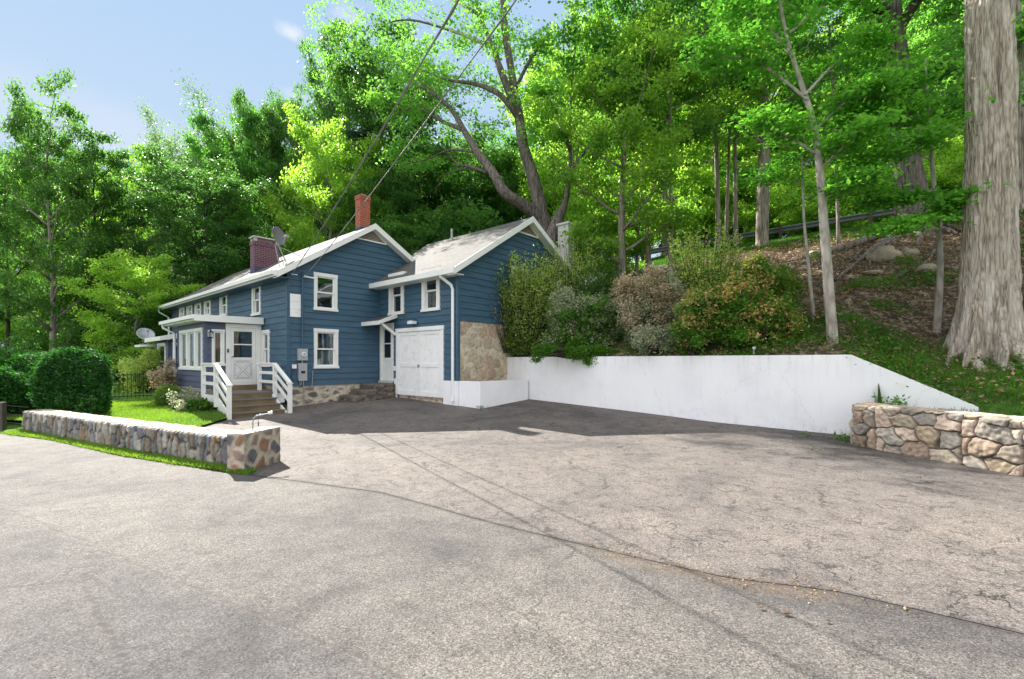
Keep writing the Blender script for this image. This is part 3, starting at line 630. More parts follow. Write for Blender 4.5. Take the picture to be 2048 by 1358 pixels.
def door_panelled(parent, fr, a0, a1, b0, b1, split, cas, name, cross=False, knob=None, label=None, bottom_h=None):
    """Part-glazed door: name > glass, handle."""
    o = off(parent); m = MB()
    if cas: m.fbox(fr, a0, a0+cas, b0, b1, -.06, .045).fbox(fr, a1-cas, a1, b0, b1, -.06, .045).fbox(fr, a0, a1, b1, b1+cas, -.06, .05)
    x0, x1 = a0+cas, a1-cas; zb = b0+(b1-b0)*split
    m.fbox(fr, x0, x0+.1, b0, b1, -.045, .01).fbox(fr, x1-.1, x1, b0, b1, -.045, .01).fbox(fr, x0+.1, x1-.1, b1-.12, b1, -.045, .01).fbox(fr, x0+.1, x1-.1, zb-.1, zb, -.045, .01)
    m.fbox(fr, x0+.1, x1-.1, b0, b0+.1, -.045, .01).fbox(fr, x0+.1, x1-.1, b0+.1, zb-.1, -.045, -.008)
    zm = (zb+b1-.12)/2; m.fbox(fr, x0+.1, x1-.1, zm-.02, zm+.02, -.04, .004)
    d = m.build(name, MAT['white'], parent, o)
    if label: d['label'] = label
    MB().fbox(fr, x0+.1, x1-.1, zb, b1-.12, -.026, -.02).build('glass', MAT['glass'], d, o)
    if cross:
        c = MB(); cx0, cx1, cz0, cz1 = x0+.13, x1-.13, b0+.14, zb-.14; f = lambda a, b: Vector(fr(a, b, .0))
        nrm = Vector(fr(0, 0, 1))-Vector(fr(0, 0, 0))
        c.beam(f(cx0, cz0), f(cx1, cz1), .045, .02, nrm); 
        mid = (f(cx0, cz0)+f(cx1, cz1))/2; c.beam(f(cx0, cz1), f(cx1, cz0), .045, .023, nrm)
        for p, q in (((cx0, cz0), (cx1, cz0)), ((cx0, cz1), (cx1, cz1)), ((cx0, cz0), (cx0, cz1)), ((cx1, cz0), (cx1, cz1))): c.beam(f(*p), f(*q), .02, .016, nrm)
        c.build('crossbuck', MAT['white'], d, o)
        g = MB()
        for p, q in (((cx0, cz0), (cx1, cz1)), ((cx0, cz1), (cx1, cz0))): g.beam(f(*p)-nrm*.006, f(*q)-nrm*.006, .075, .012, nrm)
        for p, q in (((cx0, cz0), (cx1, cz0)), ((cx0, cz1), (cx1, cz1)), ((cx0, cz0), (cx0, cz1)), ((cx1, cz0), (cx1, cz1))): g.beam(f(*p)-nrm*.006, f(*q)-nrm*.006, .05, .012, nrm)
        g.build('panel_outline', MAT['grey_metal'], d, o)
        # wider grey strips under the boards, showing as an outline either side
    if knob: 
        k = MB(); k.sphere(fr(knob[0], knob[1], .05), .03); k.build('handle', MAT['galv'], d, o, smooth=True)
    return d

# ------------------------------------------------------------------ the house
house = sthing('house', 'blue clapboard two-storey house with white trim, red brick chimney and attached garage wing', 'house', 0, 0, .1)
O = off(house)
def part(mb, name, m, parent=None, label=None, **k):
    o = mb.build(name, MAT[m], parent or house, O, **k)
    if label: o['label'] = label
    return o
def roofA(s): return 4.66+.65*s if s < 2.99 else 6.60-.575*(s-2.99)
def roofG(s): return 4.66+.64*(s-3.32) if s < 6.78 else 6.87-.575*(s-6.78)
# gable wall of the main house
fg = fr_t(0)
HA = [(.88, 1.62, 3.36, 4.50), (.88, 1.65, 1.41, 2.63)]
def topA(z):
    zz = z+.12; l = 0.0 if zz < 4.66 else (zz-4.66)/.65; r = 4.85 if zz < roofA(4.85) else 2.99+(6.60-zz)/.575
    return max(0, l), min(4.85, r)
mb = MB(); siding(mb, fg, 0, 4.85, .79, 6.44, HA, topA)
mb.fbox(fg, -.012, .07, .79, 4.5, -.02, .038).fbox(fg, 3.30, 3.355, .79, 4.5, 0, .03)
part(mb, 'gable_wall', 'siding')
# long facade
ff = fr_s(0)
FW = [(2.10, 2.88, 3.22, 4.34), (5.48, 6.33, 3.41, 4.34), (7.5, 8.38, 3.54, 4.34), (8.82, 9.73, 3.6, 4.34), (10.15, 11.04, 3.6, 4.34), (11.45, 12.31, 3.6, 4.34), (1.36, 2.0, 1.41, 2.65)]
mb = MB(); siding(mb, ff, 0, 6.9, .79, 4.48, [(a+.03, b-.03, c+.03, d-.03) for a, b, c, d in FW if b < 6.9]); mb.fbox(ff, -.03, .07, .79, 4.45, -.02, .034); part(mb, 'facade_wall', 'siding')
mb = MB(); siding(mb, ff, 6.9, 13.8, .79, 4.48, [(a+.03, b-.03, c+.03, d-.03) for a, b, c, d in FW if a > 6.9]); part(mb, 'facade_wall', 'siding_far', label='slate blue far half of the long facade')
# rear shell so the rooms are closed and dark
mb = MB(); mb.box(4.80, 4.86, .06, 13.8, .3, 5.42).box(0, 4.80, 13.74, 13.80, .3, 4.45); mb.add([(0, 13.8, 4.452), (4.86, 13.8, 4.452), (4.86, 13.8, 5.38), (2.99, 13.8, 6.46), (0, 13.8, 4.52)], [(0, 1, 2, 3, 4)])
mb.box(0.03, 4.8, .1, 13.7, 2.95, 3.05); part(mb, 'rear_wall', 'siding')
for i, (a, b, c, d) in enumerate(FW):
    window(house, ff, a, b, c, d, cas=.11 if i < 2 or i == 6 else .16, curtain=[(0, 1, 0, 1, 'curtain')] if i in (0, 6) else [(0, .3, 0, 1, 'curtain')])
window(house, fg, .84, 1.66, 3.31, 4.55, curtain=[(0.0, .12, 0, 1, 'curtain')])
window(house, fg, .84, 1.69, 1.36, 2.68, curtain=[(0.05, .3, .5, 1, 'curtain'), (.62, .85, .5, 1, 'curtain'), (0, 1, 0, .45, 'curtain'), (.3, .62, .5, 1, 'blue_curtain')])
# roof of the main house
mb = MB(); z_ = lambda s: roofA(s)
mb.slab([(-.42, -.28, z_(-.42)), (2.99, -.28, z_(2.99)), (2.99, 14.1, z_(2.99)), (-.42, 14.1, z_(-.42))], .07)
mb.slab([(2.99, -.28, z_(2.99)+.001), (5.15, -.28, z_(5.15)), (5.15, 14.1, z_(5.15)), (2.99, 14.1, z_(2.99)+.001)], .07)
roof = part(mb, 'roof', 'shingle')
mb = MB()   # rake boards, eave fascia and gutter, ridge vent triangle
for (sa, sb) in ((-.44, 2.99), (2.99, 5.17)):
    mb.hexa([(sa, -.31, z_(sa)-.20), (sb, -.31, z_(sb)-.20), (sb, -.285, z_(sb)-.20), (sa, -.285, z_(sa)-.20), (sa, -.31, z_(sa)+.012), (sb, -.31, z_(sb)+.012), (sb, -.285, z_(sb)+.012), (sa, -.285, z_(sa)+.012)])
    mb.hexa([(sa, -.283, z_(sa)-.20), (sb, -.283, z_(sb)-.20), (sb, .0, z_(sb)-.20), (sa, 0, z_(sa)-.20), (sa, -.283, z_(sa)-.18), (sb, -.283, z_(sb)-.18), (sb, 0, z_(sb)-.18), (sa, 0, z_(sa)-.18)])
mb.box(-.48, -.435, -.31, 14.1, 4.22, 4.40); part(mb, 'fascia', 'white')
mb = MB(); mb.box(-.432, .0, -.28, 14.05, 4.20, 4.22); part(mb, 'soffit', 'siding')
mb = MB(); mb.box(-.58, -.484, -.2, 14.15, 4.27, 4.38); mb.box(-.575, -.49, -.19, 14.14, 4.385, 4.39); part(mb, 'gutter', 'white')
mb = MB()
mb.beam((2.24, -.05, 6.0), (3.62, -.05, 6.0), .05, .05); mb.beam((2.24, -.05, 6.01), (2.97, -.05, 6.47), .05, .05, (0, -1, 0)); mb.beam((3.62, -.05, 6.01), (2.97, -.05, 6.47), .05, .05, (0, -1, 0))
gv = part(mb, 'gable_vent', 'white'); mb = MB(); mb.add([(2.30, -.04, 6.02), (3.55, -.04, 6.02), (2.97, -.04, 6.42)], [(0, 1, 2)]); part(mb, 'vent_back', 'post_wood', gv)
mb = MB()
for i in range(6):
    z0 = 6.05+i*.055; w = (.40-(z0-6.02))/.40; mb.hexa([(2.97-.6*w, -.075, z0), (2.97+.54*w, -.075, z0), (2.97+.54*w, -.045, z0+.03), (2.97-.6*w, -.045, z0+.03), (2.97-.6*w, -.075, z0+.008), (2.97+.54*w, -.075, z0+.008), (2.97+.54*w, -.045, z0+.038), (2.97-.6*w, -.045, z0+.038)])
part(mb, 'louvre', 'tan_slat', gv)
# stone foundation (gable side, facade side)
mb = MB(); stone_patch(mb, (0, .02, 0), (1, 0, 0), (0, 0, 1), 3.36, .80, .02, (.42, .19), 'found', (.50, .44, .35), .035, 11, mw=.5); part(mb, 'foundation', 'stone', attr='stone', smooth=True)
mb = MB(); stone_patch(mb, (.02, 13.8, 0), (0, -1, 0), (0, 0, 1), 13.8, .80, .05, (.42, .19), 'found', (.42, .36, .28), .03, 12, mw=.3); part(mb, 'foundation', 'stone', attr='stone', smooth=True)

# garage wing
fs3 = fr_s(3.36); ft3 = fr_t(-4.3)
GW = [(-1.54, -.63, 3.27, 4.75), (-3.48, -2.55, 3.26, 4.69)]
DOORH = (-3.67, -1.09, .42, 2.73); NOOK = (-.92, -.02, .88, 2.95)
mb = MB(); siding(mb, fs3, -4.3, -.0, .98, 4.55, [(a+.03, b-.03, c+.03, d-.03) for a, b, c, d in GW]+[(DOORH[0]+.02, DOORH[1]-.02, .5, DOORH[3]-.02), (NOOK[0]+.03, NOOK[1]-.0, .5, NOOK[3]+.04)])
mb.fbox(fs3, -4.36, -4.27, .98, 4.5, -.02, .045); part(mb, 'garage_front_wall', 'siding')
def topG(z):
    zz = z+.14; l = 3.36 if zz < roofG(3.36) else 3.32+(zz-4.66)/.64; r = 9.6 if zz < roofG(9.6) else 6.78+(6.87-zz)/.575
    return max(3.36, l), min(9.6, r)
mb = MB(); siding(mb, ft3, 3.36, 9.6, 2.87, 6.72, [(5.9, 6.84, 3.96, 4.94)], topG); mb.fbox(ft3, 3.32, 3.43, .98, 4.5, -.02, .04); part(mb, 'garage_side_wall', 'siding')
window(house, ft3, 5.87, 6.87, 3.93, 4.97)
mb = MB(); mb.box(9.54, 9.6, -4.3, 1.3, .3, 5.2).box(4.9, 9.6, 1.24, 1.3, .3, 5.1).box(3.4, 9.5, -4.25, 1.2, 2.96, 3.04); mb.add([(3.4, 1.3, 4.7), (6.78, 1.3, 6.8), (9.6, 1.3, 5.2)], [(0, 1, 2)]); part(mb, 'rear_wall', 'siding')
window(house, fs3, *(-1.54, -.63, 3.27, 4.75), cas=.17); window(house, fs3, *(-3.48, -2.55, 3.26, 4.69), cas=.17, curtain=[(0, 1, 0, .42, 'blue_curtain')])
mb = MB()
mb.slab([(2.96, -4.58, roofG(2.96)), (6.78, -4.58, roofG(6.78)), (6.78, 1.5, roofG(6.78)), (2.96, 0.0, roofG(2.96))], .07)
mb.slab([(6.78, -4.58, roofG(6.78)+.001), (10.2, -4.58, roofG(10.2)), (10.2, 1.5, roofG(10.2)), (6.78, 1.5, roofG(6.78)+.001)], .07)
part(mb, 'roof', 'shingle', label='pale sunlit shingle roof of the garage wing')
mb = MB()
for (sa, sb) in ((2.94, 6.78), (6.78, 10.22)):
    g = roofG
    mb.hexa([(sa, -4.62, g(sa)-.20), (sb, -4.62, g(sb)-.20), (sb, -4.595, g(sb)-.20), (sa, -4.595, g(sa)-.20), (sa, -4.62, g(sa)+.012), (sb, -4.62, g(sb)+.012), (sb, -4.595, g(sb)+.012), (sa, -4.595, g(sa)+.012)])
    mb.hexa([(sa, -4.593, g(sa)-.20), (sb, -4.593, g(sb)-.20), (sb, -4.3, g(sb)-.20), (sa, -4.3, g(sa)-.20), (sa, -4.593, g(sa)-.18), (sb, -4.593, g(sb)-.18), (sb, -4.3, g(sb)-.18), (sa, -4.3, g(sa)-.18)])
mb.box(2.90, 2.94, -4.62, .0, 4.26, 4.43); mb.box(2.945, 3.36, -4.59, 0, 4.25, 4.27); part(mb, 'fascia', 'white')
mb = MB(); mb.beam((6.0, -4.35, 6.26), (7.42, -4.35, 6.26), .05, .05); mb.beam((6.0, -4.35, 6.27), (6.78, -4.35, 6.72), .05, .05, (0, -1, 0)); mb.beam((7.42, -4.35, 6.27), (6.78, -4.35, 6.72), .05, .05, (0, -1, 0))
gv = part(mb, 'gable_vent', 'white'); mb = MB(); mb.add([(6.05, -4.34, 6.27), (7.35, -4.34, 6.27), (6.78, -4.34, 6.68)], [(0, 1, 2)]); part(mb, 'vent_back', 'post_wood', gv); mb = MB()
for i in range(6):
    z0 = 6.3+i*.055; w = (.40-(z0-6.27))/.40; a, b = 6.78-.64*w, 6.78+.52*w
    mb.hexa([(a, -4.375, z0), (b, -4.375, z0), (b, -4.345, z0+.03), (a, -4.345, z0+.03), (a, -4.375, z0+.008), (b, -4.375, z0+.008), (b, -4.345, z0+.038), (a, -4.345, z0+.038)])
part(mb, 'louvre', 'tan_slat', gv)
mb = MB(); stone_patch(mb, (3.36, -4.28, .0), (1, 0, 0), (0, 0, 1), 6.2, 2.87, .03, (.46, .34), 'block', (.52, .45, .35), .03, 21, mw=.12, jitter=.45, facet=.15); part(mb, 'stone_base', 'stone', attr='stone', smooth=True, label='buff block stone base under the garage side wall')
mb = MB(); mb.fbox(fs3, -4.36, -3.67, 0, .975, -.05, .05); part(mb, 'base_wall', 'stucco'); mb = MB(); mb.fbox(fs3, -1.09, -.95, 0, .975, -.05, .02); part(mb, 'base_wall', 'stucco')
mb = MB(); stone_patch(mb, (3.38, -.9, 0), (0, -1, 0), (0, 0, 1), 2.8, .46, .03, (.3, .14), 'found', (.40, .33, .25), .03, 23, mw=.3); part(mb, 'door_sill', 'stone', attr='stone', smooth=True)
# garage doors
mb = MB(); mb.fbox(fs3, -3.67, -3.55, .42, 2.73, -.06, .05).fbox(fs3, -1.21, -1.09, .42, 2.73, -.06, .05).fbox(fs3, -3.69, -1.07, 2.62, 2.75, -.06, .06); part(mb, 'garage_door_frame', 'garage_white')
for (a, b, sg) in ((-2.375, -1.215, 1), (-3.545, -2.385, -1)):
    mb = MB(); z0, z1, zm = .41, 2.61, 1.46
    mb.fbox(fs3, a, b, z0, z1, -.04, .0)
    mb.fbox(fs3, a, a+.11, z0, z1, 0, .02).fbox(fs3, b-.11, b, z0, z1, 0, .02).fbox(fs3, a+.11, b-.11, z0, z0+.16, 0, .02).fbox(fs3, a+.11, b-.11, z1-.12, z1, 0, .02).fbox(fs3, a+.11, b-.11, zm-.06, zm+.06, 0, .02)
    for k in range(1, 6): x = a+.11+(b-a-.22)*k/6; mb.fbox(fs3, x-.004, x+.004, z0+.16, zm-.06, 0, .006).fbox(fs3, x-.004, x+.004, zm+.06, z1-.12, 0, .006)
    gd = part(mb, 'garage_door', 'garage_white')
    for z in (.75, 1.5, 2.35): mb = MB(); x = b-.02 if sg > 0 else a+.02; mb.fbox(fs3, x-.13 if sg > 0 else x-.03, x+.13 if sg < 0 else x+.03, z, z+.05, .022, .03); part(mb, 'hinge', 'garage_white', gd)
    if sg > 0: mb = MB(); mb.fbox(fs3, a-.05, a+.07, 1.42, 1.47, .022, .035).sphere(fs3(a+.0, 1.40, .05), .028); part(mb, 'padlock', 'galv', gd)
# nook door with storm glass, and its bracketed hood
door_panelled(house, fs3, -.92, -.06, .88, 2.88, .42, .1, 'side_door', knob=None, label='narrow white storm door in the corner between house and garage')
mb = MB(); mb.fbox(fs3, -.9, -.08, .80, .875, -.1, .12); part(mb, 'door_sill', 'concrete')
mb = MB(); mb.slab([(2.62, -1.12, 2.98), (2.62, .0, 2.98), (3.36, .0, 3.28), (3.36, -1.12, 3.28)], .05); hood = part(mb, 'door_hood', 'shingle', label='small grey hood over the corner storm door')
mb = MB(); mb.box(2.585, 2.618, -1.15, -.0, 2.86, 3.0); mb.hexa([(2.6, -1.16, 2.88), (3.33, -1.16, 3.15), (3.33, -1.125, 3.15), (2.6, -1.125, 2.88), (2.6, -1.16, 3.0), (3.33, -1.16, 3.31), (3.33, -1.125, 3.31), (2.6, -1.125, 3.0)])
mb.add([(2.62, -1.12, 2.90), (2.62, 0, 2.90), (3.36, 0, 3.2), (3.36, -1.12, 3.2)], [(0, 1, 2, 3)]); part(mb, 'hood_trim', 'white', hood)
mb = MB(); mb.beam((2.75, -1.06, 2.90), (3.31, -1.06, 2.55), .07, .09); part(mb, 'bracket', 'white', hood)
# roof vent pipe
mb = MB(); mb.tube([(6.4, -.6, 6.4), (6.4, -.6, 7.1)], .05, 10); part(mb, 'vent_pipe', 'galv')
# chimneys
def chimney(s0, s1, t0, t1, z0, z1, m, cap, label):
    c = sthing('chimney_tmp', None, None, (s0+s1)/2, (t0+t1)/2, z0); bpy.data.objects.remove(c)
    mb = MB(); mb.box(s0, s1, t0, t1, z0, z1)
    for k in range(2): mb.box(s0-.02-.0*k, s1+.02, t0-.02, t1+.02, z1-.16+.08*k+.001*k, z1-.085+.08*k)
    me = mb.build('chimney', MAT[m], house, ((s0+s1)/2, (t0+t1)/2, z0)); me.location = ((s0+s1)/2-O[0], (t0+t1)/2-O[1], z0-O[2]); me['label'] = label
    mb = MB(); cc = ((s0+s1)/2, (t0+t1)/2, z0)
    if cap == 'slab':
        for (x, y) in ((s0+.06, t0+.06), (s1-.06, t0+.06), (s0+.06, t1-.06), (s1-.06, t1-.06)): mb.box(x-.05, x+.05, y-.05, y+.05, z1, z1+.14)
        mb.box(s0-.04, s1+.04, t0-.04, t1+.04, z1+.14, z1+.19)
    else: mb.box(s0+.08, s1-.08, t0+.08, t1-.08, z1, z1+.05)
    mb.build('chimney_cap', MAT['concrete'], me, cc); return me
chimney(2.80, 3.20, .40, .76, 6.25, 7.80, 'brick', None, 'slim red brick chimney on the main ridge')
chimney(.75, 1.70, 4.85, 5.3, 5.0, 6.44, 'brick_purple', 'slab', 'broad plum brick chimney with open capped top')

# enclosed porch
fp = fr_t(2.07); fl = fr_s(-1.7)
mb = MB(); siding(mb, fp, -1.7, 0, .72, 2.86, [(-1.47, -1.21, 1.52, 2.56), (-1.12, -.02, .72, 2.84)]); mb.fbox(fp, -1.73, -1.63, .72, 2.86, -.02, .03); part(mb, 'porch_wall', 'siding_far', label='dark blue porch wall beside the door')
PW = (2.25, 4.85, 1.31, 2.67)
mb = MB(); siding(mb, fl, 2.07, 5.3, .72, 2.86, [(2.3, 4.8, 1.36, 2.62)], course=.20); part(mb, 'porch_wall', 'siding_far')
mb = MB(); mb.box(-1.7, 0, 5.26, 5.3, .72, 2.86); mb.box(-1.65, -.02, 2.12, 5.25, .70, .74); part(mb, 'porch_wall', 'siding_far')
mb = MB(); mb.slab([(-2.02, 1.85, 3.03), (-.002, 1.85, 3.07), (-.002, 5.6, 3.07), (-2.02, 5.6, 3.03)], .05); pr_ = part(mb, 'porch_roof', 'shingle')
mb = MB(); mb.box(-2.06, -2.025, 1.82, 5.63, 2.87, 3.05); mb.hexa([(-2.06, 1.80, 2.86), (-.04, 1.80, 2.86), (-.04, 1.845, 2.86), (-2.06, 1.845, 2.86), (-2.06, 1.80, 3.05), (-.04, 1.80, 3.09), (-.04, 1.845, 3.09), (-2.06, 1.845, 3.05)]); mb.box(-2.02, 0, 1.85, 5.6, 2.86, 2.88)
part(mb, 'porch_fascia', 'white', pr_)
mb = MB(); mb.box(-2.16, -2.063, 1.83, 5.75, 2.92, 3.03); part(mb, 'porch_gutter', 'white', pr_)
# three-light porch window: one part per light
for (a, b) in ((2.25, 3.02), (3.02, 3.93), (3.93, 4.85)):
    window(house, fl, a+.002, b-.002, 1.31, 2.67, cas=.085, single=True, curtain=[(.0, .25, 0, 1, 'curtain'), (.75, 1, 0, 1, 'curtain')], name='porch_window')
# porch door, white surround, sidelight
mb = MB(); mb.fbox(fp, -1.12, -.985, .72, 2.84, -.04, .035).fbox(fp, -.205, -.03, .72, 2.84, -.04, .035).fbox(fp, -.985, -.205, 2.72, 2.84, -.04, .037).fbox(fp, -.985, -.205, .72, .885, -.04, .05); part(mb, 'porch_door_frame', 'white')
door_panelled(house, fp, -.98, -.21, .89, 2.715, .455, 0.0, 'porch_door', cross=True, knob=(-.92, 1.75), label='white half-glazed porch door with crossed lower panel')
window(house, fp, -1.52, -1.16, 1.45, 2.62, cas=.06, single=True, name='sidelight', curtain=[(.55, 1.0, 0, 1, 'wood_in')])
mb = MB(); mb.box(-1.0, -.1, 4.9, 4.95, .75, 2.8); part(mb, 'interior_panelling', 'wood_in'); mb = MB(); mb.box(-1.45, -1.2, 2.6, 2.63, .75, 2.8); part(mb, 'interior_panelling', 'wood_in')
# lattice skirt of white blocks under the porch
mb = MB()
mb.box(-1.66, -1.63, 2.1, 5.3, 0, .7)
for i in range(40):
    t = 2.1+i*.08; mb.box(-1.70, -1.66, t, t+.03, .05, .70)
for i in range(8): mb.box(-1.715, -1.702, 2.1, 5.3, .1+i*.08, .13+i*.08)
part(mb, 'porch_skirt', 'concrete')
# downspouts
mb = MB(); mb.tube([(-.52, 14.0, 4.27), (-.5, 14.0, 4.1), (-.12, 13.9, 3.85), (-.08, 13.9, .4)], .045, 8); part(mb, 'downspout', 'metal_white')
mb = MB(); mb.tube([(-2.1, 5.5, 2.92), (-2.08, 5.5, 2.8), (-1.78, 5.33, 2.6), (-1.76, 5.33, .3)], .045, 8); part(mb, 'downspout', 'metal_white')
mb = MB(); mb.tube([(2.93, -3.95, 4.36), (2.97, -3.95, 4.22), (3.25, -4.12, 3.98), (3.29, -4.15, 3.85), (3.29, -4.15, .5), (3.26, -4.15, .33)], .05, 10); part(mb, 'downspout', 'metal_white', label='white downspout at the garage corner')
# far sunroom
fsr = fr_s(-1.17); fsf = fr_t(9.0)
mb = MB(); siding(mb, fsf, -1.17, 0, .35, 2.5, [(-1.0, -.45, 1.2, 2.35)]); siding(mb, fsr, 9.0, 11.2, .35, 2.5, [(9.45, 10.75, 1.2, 2.35)]); mb.fbox(fsr, 8.97, 9.05, .35, 2.5, -.02, .035); mb.box(-1.17, 0, 11.15, 11.2, .35, 2.5); part(mb, 'sunroom_wall', 'siding_far')
window(house, fsf, -1.04, -.40, 1.16, 2.39, single=True, cas=.07, name='sunroom_window'); window(house, fsr, 9.4, 10.8, 1.16, 2.39, single=True, cas=.09, name='sunroom_window')
mb = MB(); mb.slab([(-1.5, 8.7, 2.62), (0, 8.7, 3.0), (0, 11.5, 3.0), (-1.5, 11.5, 2.62)], .04); sr = part(mb, 'sunroom_roof', 'shingle')
mb = MB(); mb.box(-1.54, -1.505, 8.66, 11.5, 2.46, 2.64); mb.hexa([(-1.54, 8.64, 2.46), (0, 8.64, 2.78), (0, 8.69, 2.78), (-1.54, 8.69, 2.46), (-1.54, 8.64, 2.64), (0, 8.64, 3.03), (0, 8.69, 3.03), (-1.54, 8.69, 2.64)]); part(mb, 'sunroom_fascia', 'white', sr)
mb = MB(); mb.slab([(-1.75, 11.25, 2.34), (-.1, 11.25, 2.44), (-.1, 12.4, 2.44), (-1.75, 12.4, 2.34)], .1); part(mb, 'awning', 'white')
mb = MB(); stone_patch(mb, (-1.17, 9.02, 0), (1, 0, 0), (0, 0, 1), 1.17, .36, .03, (.3, .14), 'found', (.40, .35, .28), .03, 31, mw=.25); stone_patch(mb, (-1.15, 11.2, 0), (0, -1, 0), (0, 0, 1), 2.2, .36, .03, (.3, .14), 'found', (.40, .35, .28), .03, 32, mw=.25); part(mb, 'sunroom_base', 'stone', attr='stone', smooth=True)
# pale notice board panel (unpainted boards) on the gable wall
mb = MB()
for i in range(3): mb.fbox(fg, .06, .40, 3.02+.247*i, 3.262+.247*i, 0, .04-.0*i)
part(mb, 'unpainted_boards', 'garage_white', label='patch of bare white boards on the blue gable wall')
mb = MB(); mb.fbox(fg, .49, .84, 4.33, 4.38, .03, .06); part(mb, 'bracket', 'metal_white')

# service equipment on the gable wall
def wt(name, label, cat, a, z, T=0): return sthing(name, label, cat, a, T, z)
m_ = wt('electric_meter', 'grey electric meter box with round glass dial on the blue gable wall', 'meter', .43, 1.61); o = off(m_)
MB().fbox(fg, .28, .58, 1.62, 2.0, .03, .15).build('meter_box', MAT['grey_metal'], m_, o)
mb = MB(); mb.tube([fg(.45, 1.82, .15), fg(.45, 1.82, .20)], .075, 20); mb.build('dial', MAT['metal_white'], m_, o)
mb = MB(); mb.tube([fg(.45, 1.82, .2), fg(.45, 1.82, .205)], .05, 20); mb.build('dial_face', MAT['grey_metal'], m_, o)
mb = MB(); mb.tube([fg(.43, 2.0, .09), fg(.43, 4.35, .09), fg(.43, 4.48, .12), fg(.43, 4.46, .22)], .026, 10); mb.build('service_conduit', MAT['siding'], m_, o)
m_ = wt('breaker_box', 'tall grey breaker box under the electric meter', 'breaker box', .43, .95); o = off(m_)
MB().fbox(fg, .30, .57, .96, 1.53, .03, .13).build('box_body', MAT['grey_metal'], m_, o)
MB().fbox(fg, .37, .50, 1.20, 1.28, .132, .138).build('latch', MAT['dark_metal'], m_, o)
mb = MB(); mb.tube([fg(.43, 1.53, .08), fg(.43, 1.62, .08)], .022, 8); mb.tube([fg(.47, .96, .07), fg(.50, .2, .07)], .02, 8).tube([fg(.40, .96, .07), fg(.40, .82, .07)], .015, 8).tube([fg(.36, .96, .07), fg(.36, .80, .07)], .012, 8); mb.build('conduit', MAT['galv'], m_, o)
m_ = wt('outlet_box', 'small white outlet box left of the breaker box', 'outlet', .18, 1.35); MB().fbox(fg, .12, .25, 1.36, 1.49, .03, .08).build('outlet_cover', MAT['metal_white'], m_, off(m_)); mb = MB(); mb.tube([fg(.15, 1.36, .05), fg(.1, 1.1, .05), fg(.16, .9, .06), fg(.12, .8, .04)], .008, 6); mb.build('cord', MAT['dark_metal'], m_, off(m_))
m_ = wt('standpipe', 'thin white pipe leaning on the gable wall near the lower window', 'pipe', .77, .75); mb = MB(); mb.tube([fg(.79, 1.25, .06), fg(.75, .72, .07)], .014, 8).sphere(fg(.79, 1.26, .06), .02); mb.build('pipe_body', MAT['galv'], m_, off(m_))
m_ = wt('ground_pipe', 'short white pipe with a bent foot at the house corner', 'pipe', .08, .1); mb = MB(); mb.tube([fg(.09, .68, .06), fg(.09, .22, .06), fg(.03, .1, .12)], .018, 8); mb.build('pipe_body', MAT['metal_white'], m_, off(m_))
m_ = sthing('flood_light', 'small white wall light above the garage doors', 'light', 3.36, -2.18, 2.84); mb = MB(); mb.fbox(fs3, -2.32, -2.02, 2.86, 2.96, .07, .24); mb.sphere(fs3(-2.1, 2.93, .16), .08, sc=(1, 1.3, .7)); mb.build('lamp_shade', MAT['metal_white'], m_, off(m_)); MB().fbox(fs3, -2.24, -2.14, 2.9, 3.02, .0, .075).build('mount', MAT['dark_metal'], m_, off(m_))
m_ = sthing('outlet_box', 'white outlet box between the storm door and the garage doors', 'outlet', 3.36, -1.02, 1.25); MB().fbox(fs3, -1.07, -.95, 1.25, 1.42, .02, .08).build('outlet_cover', MAT['metal_white'], m_, off(m_))
m_ = sthing('wall_lantern', 'dark coach lantern on a white plate beside the porch door', 'lantern', -1.58, 2.07, 2.33); o = off(m_)
MB().fbox(fp, -1.66, -1.50, 2.38, 2.60, .02, .03).build('plate', MAT['metal_white'], m_, o)
mb = MB(); mb.tube([fp(-1.58, 2.52, .03), fp(-1.58, 2.60, .1), fp(-1.58, 2.56, .17)], .01, 6); mb.tube([fp(-1.58, 2.57, .17), fp(-1.58, 2.52, .17)], [.015, .085], 8).tube([fp(-1.58, 2.37, .17), fp(-1.58, 2.33, .17)], [.06, .02], 8)
for k in range(4): th = k*math.pi/2+.78; mb.tube([fp(-1.58+.06*math.cos(th), 2.37, .17+.06*math.sin(th)), fp(-1.58+.075*math.cos(th), 2.52, .17+.075*math.sin(th))], .007, 5)
mb.build('cage', MAT['dark_metal'], m_, o); mb = MB(); mb.tube([fp(-1.58, 2.37, .17), fp(-1.58, 2.51, .17)], [.05, .065], 8); mb.build('lantern_glass', MAT['glass'], m_, o)
m_ = sthing('doorbell', 'small black doorbell camera left of the porch door', 'doorbell', -1.06, 2.07, 1.88); MB().fbox(fp, -1.085, -1.04, 1.88, 2.0, .036, .06).build('doorbell_body', MAT['dark_metal'], m_, off(m_))

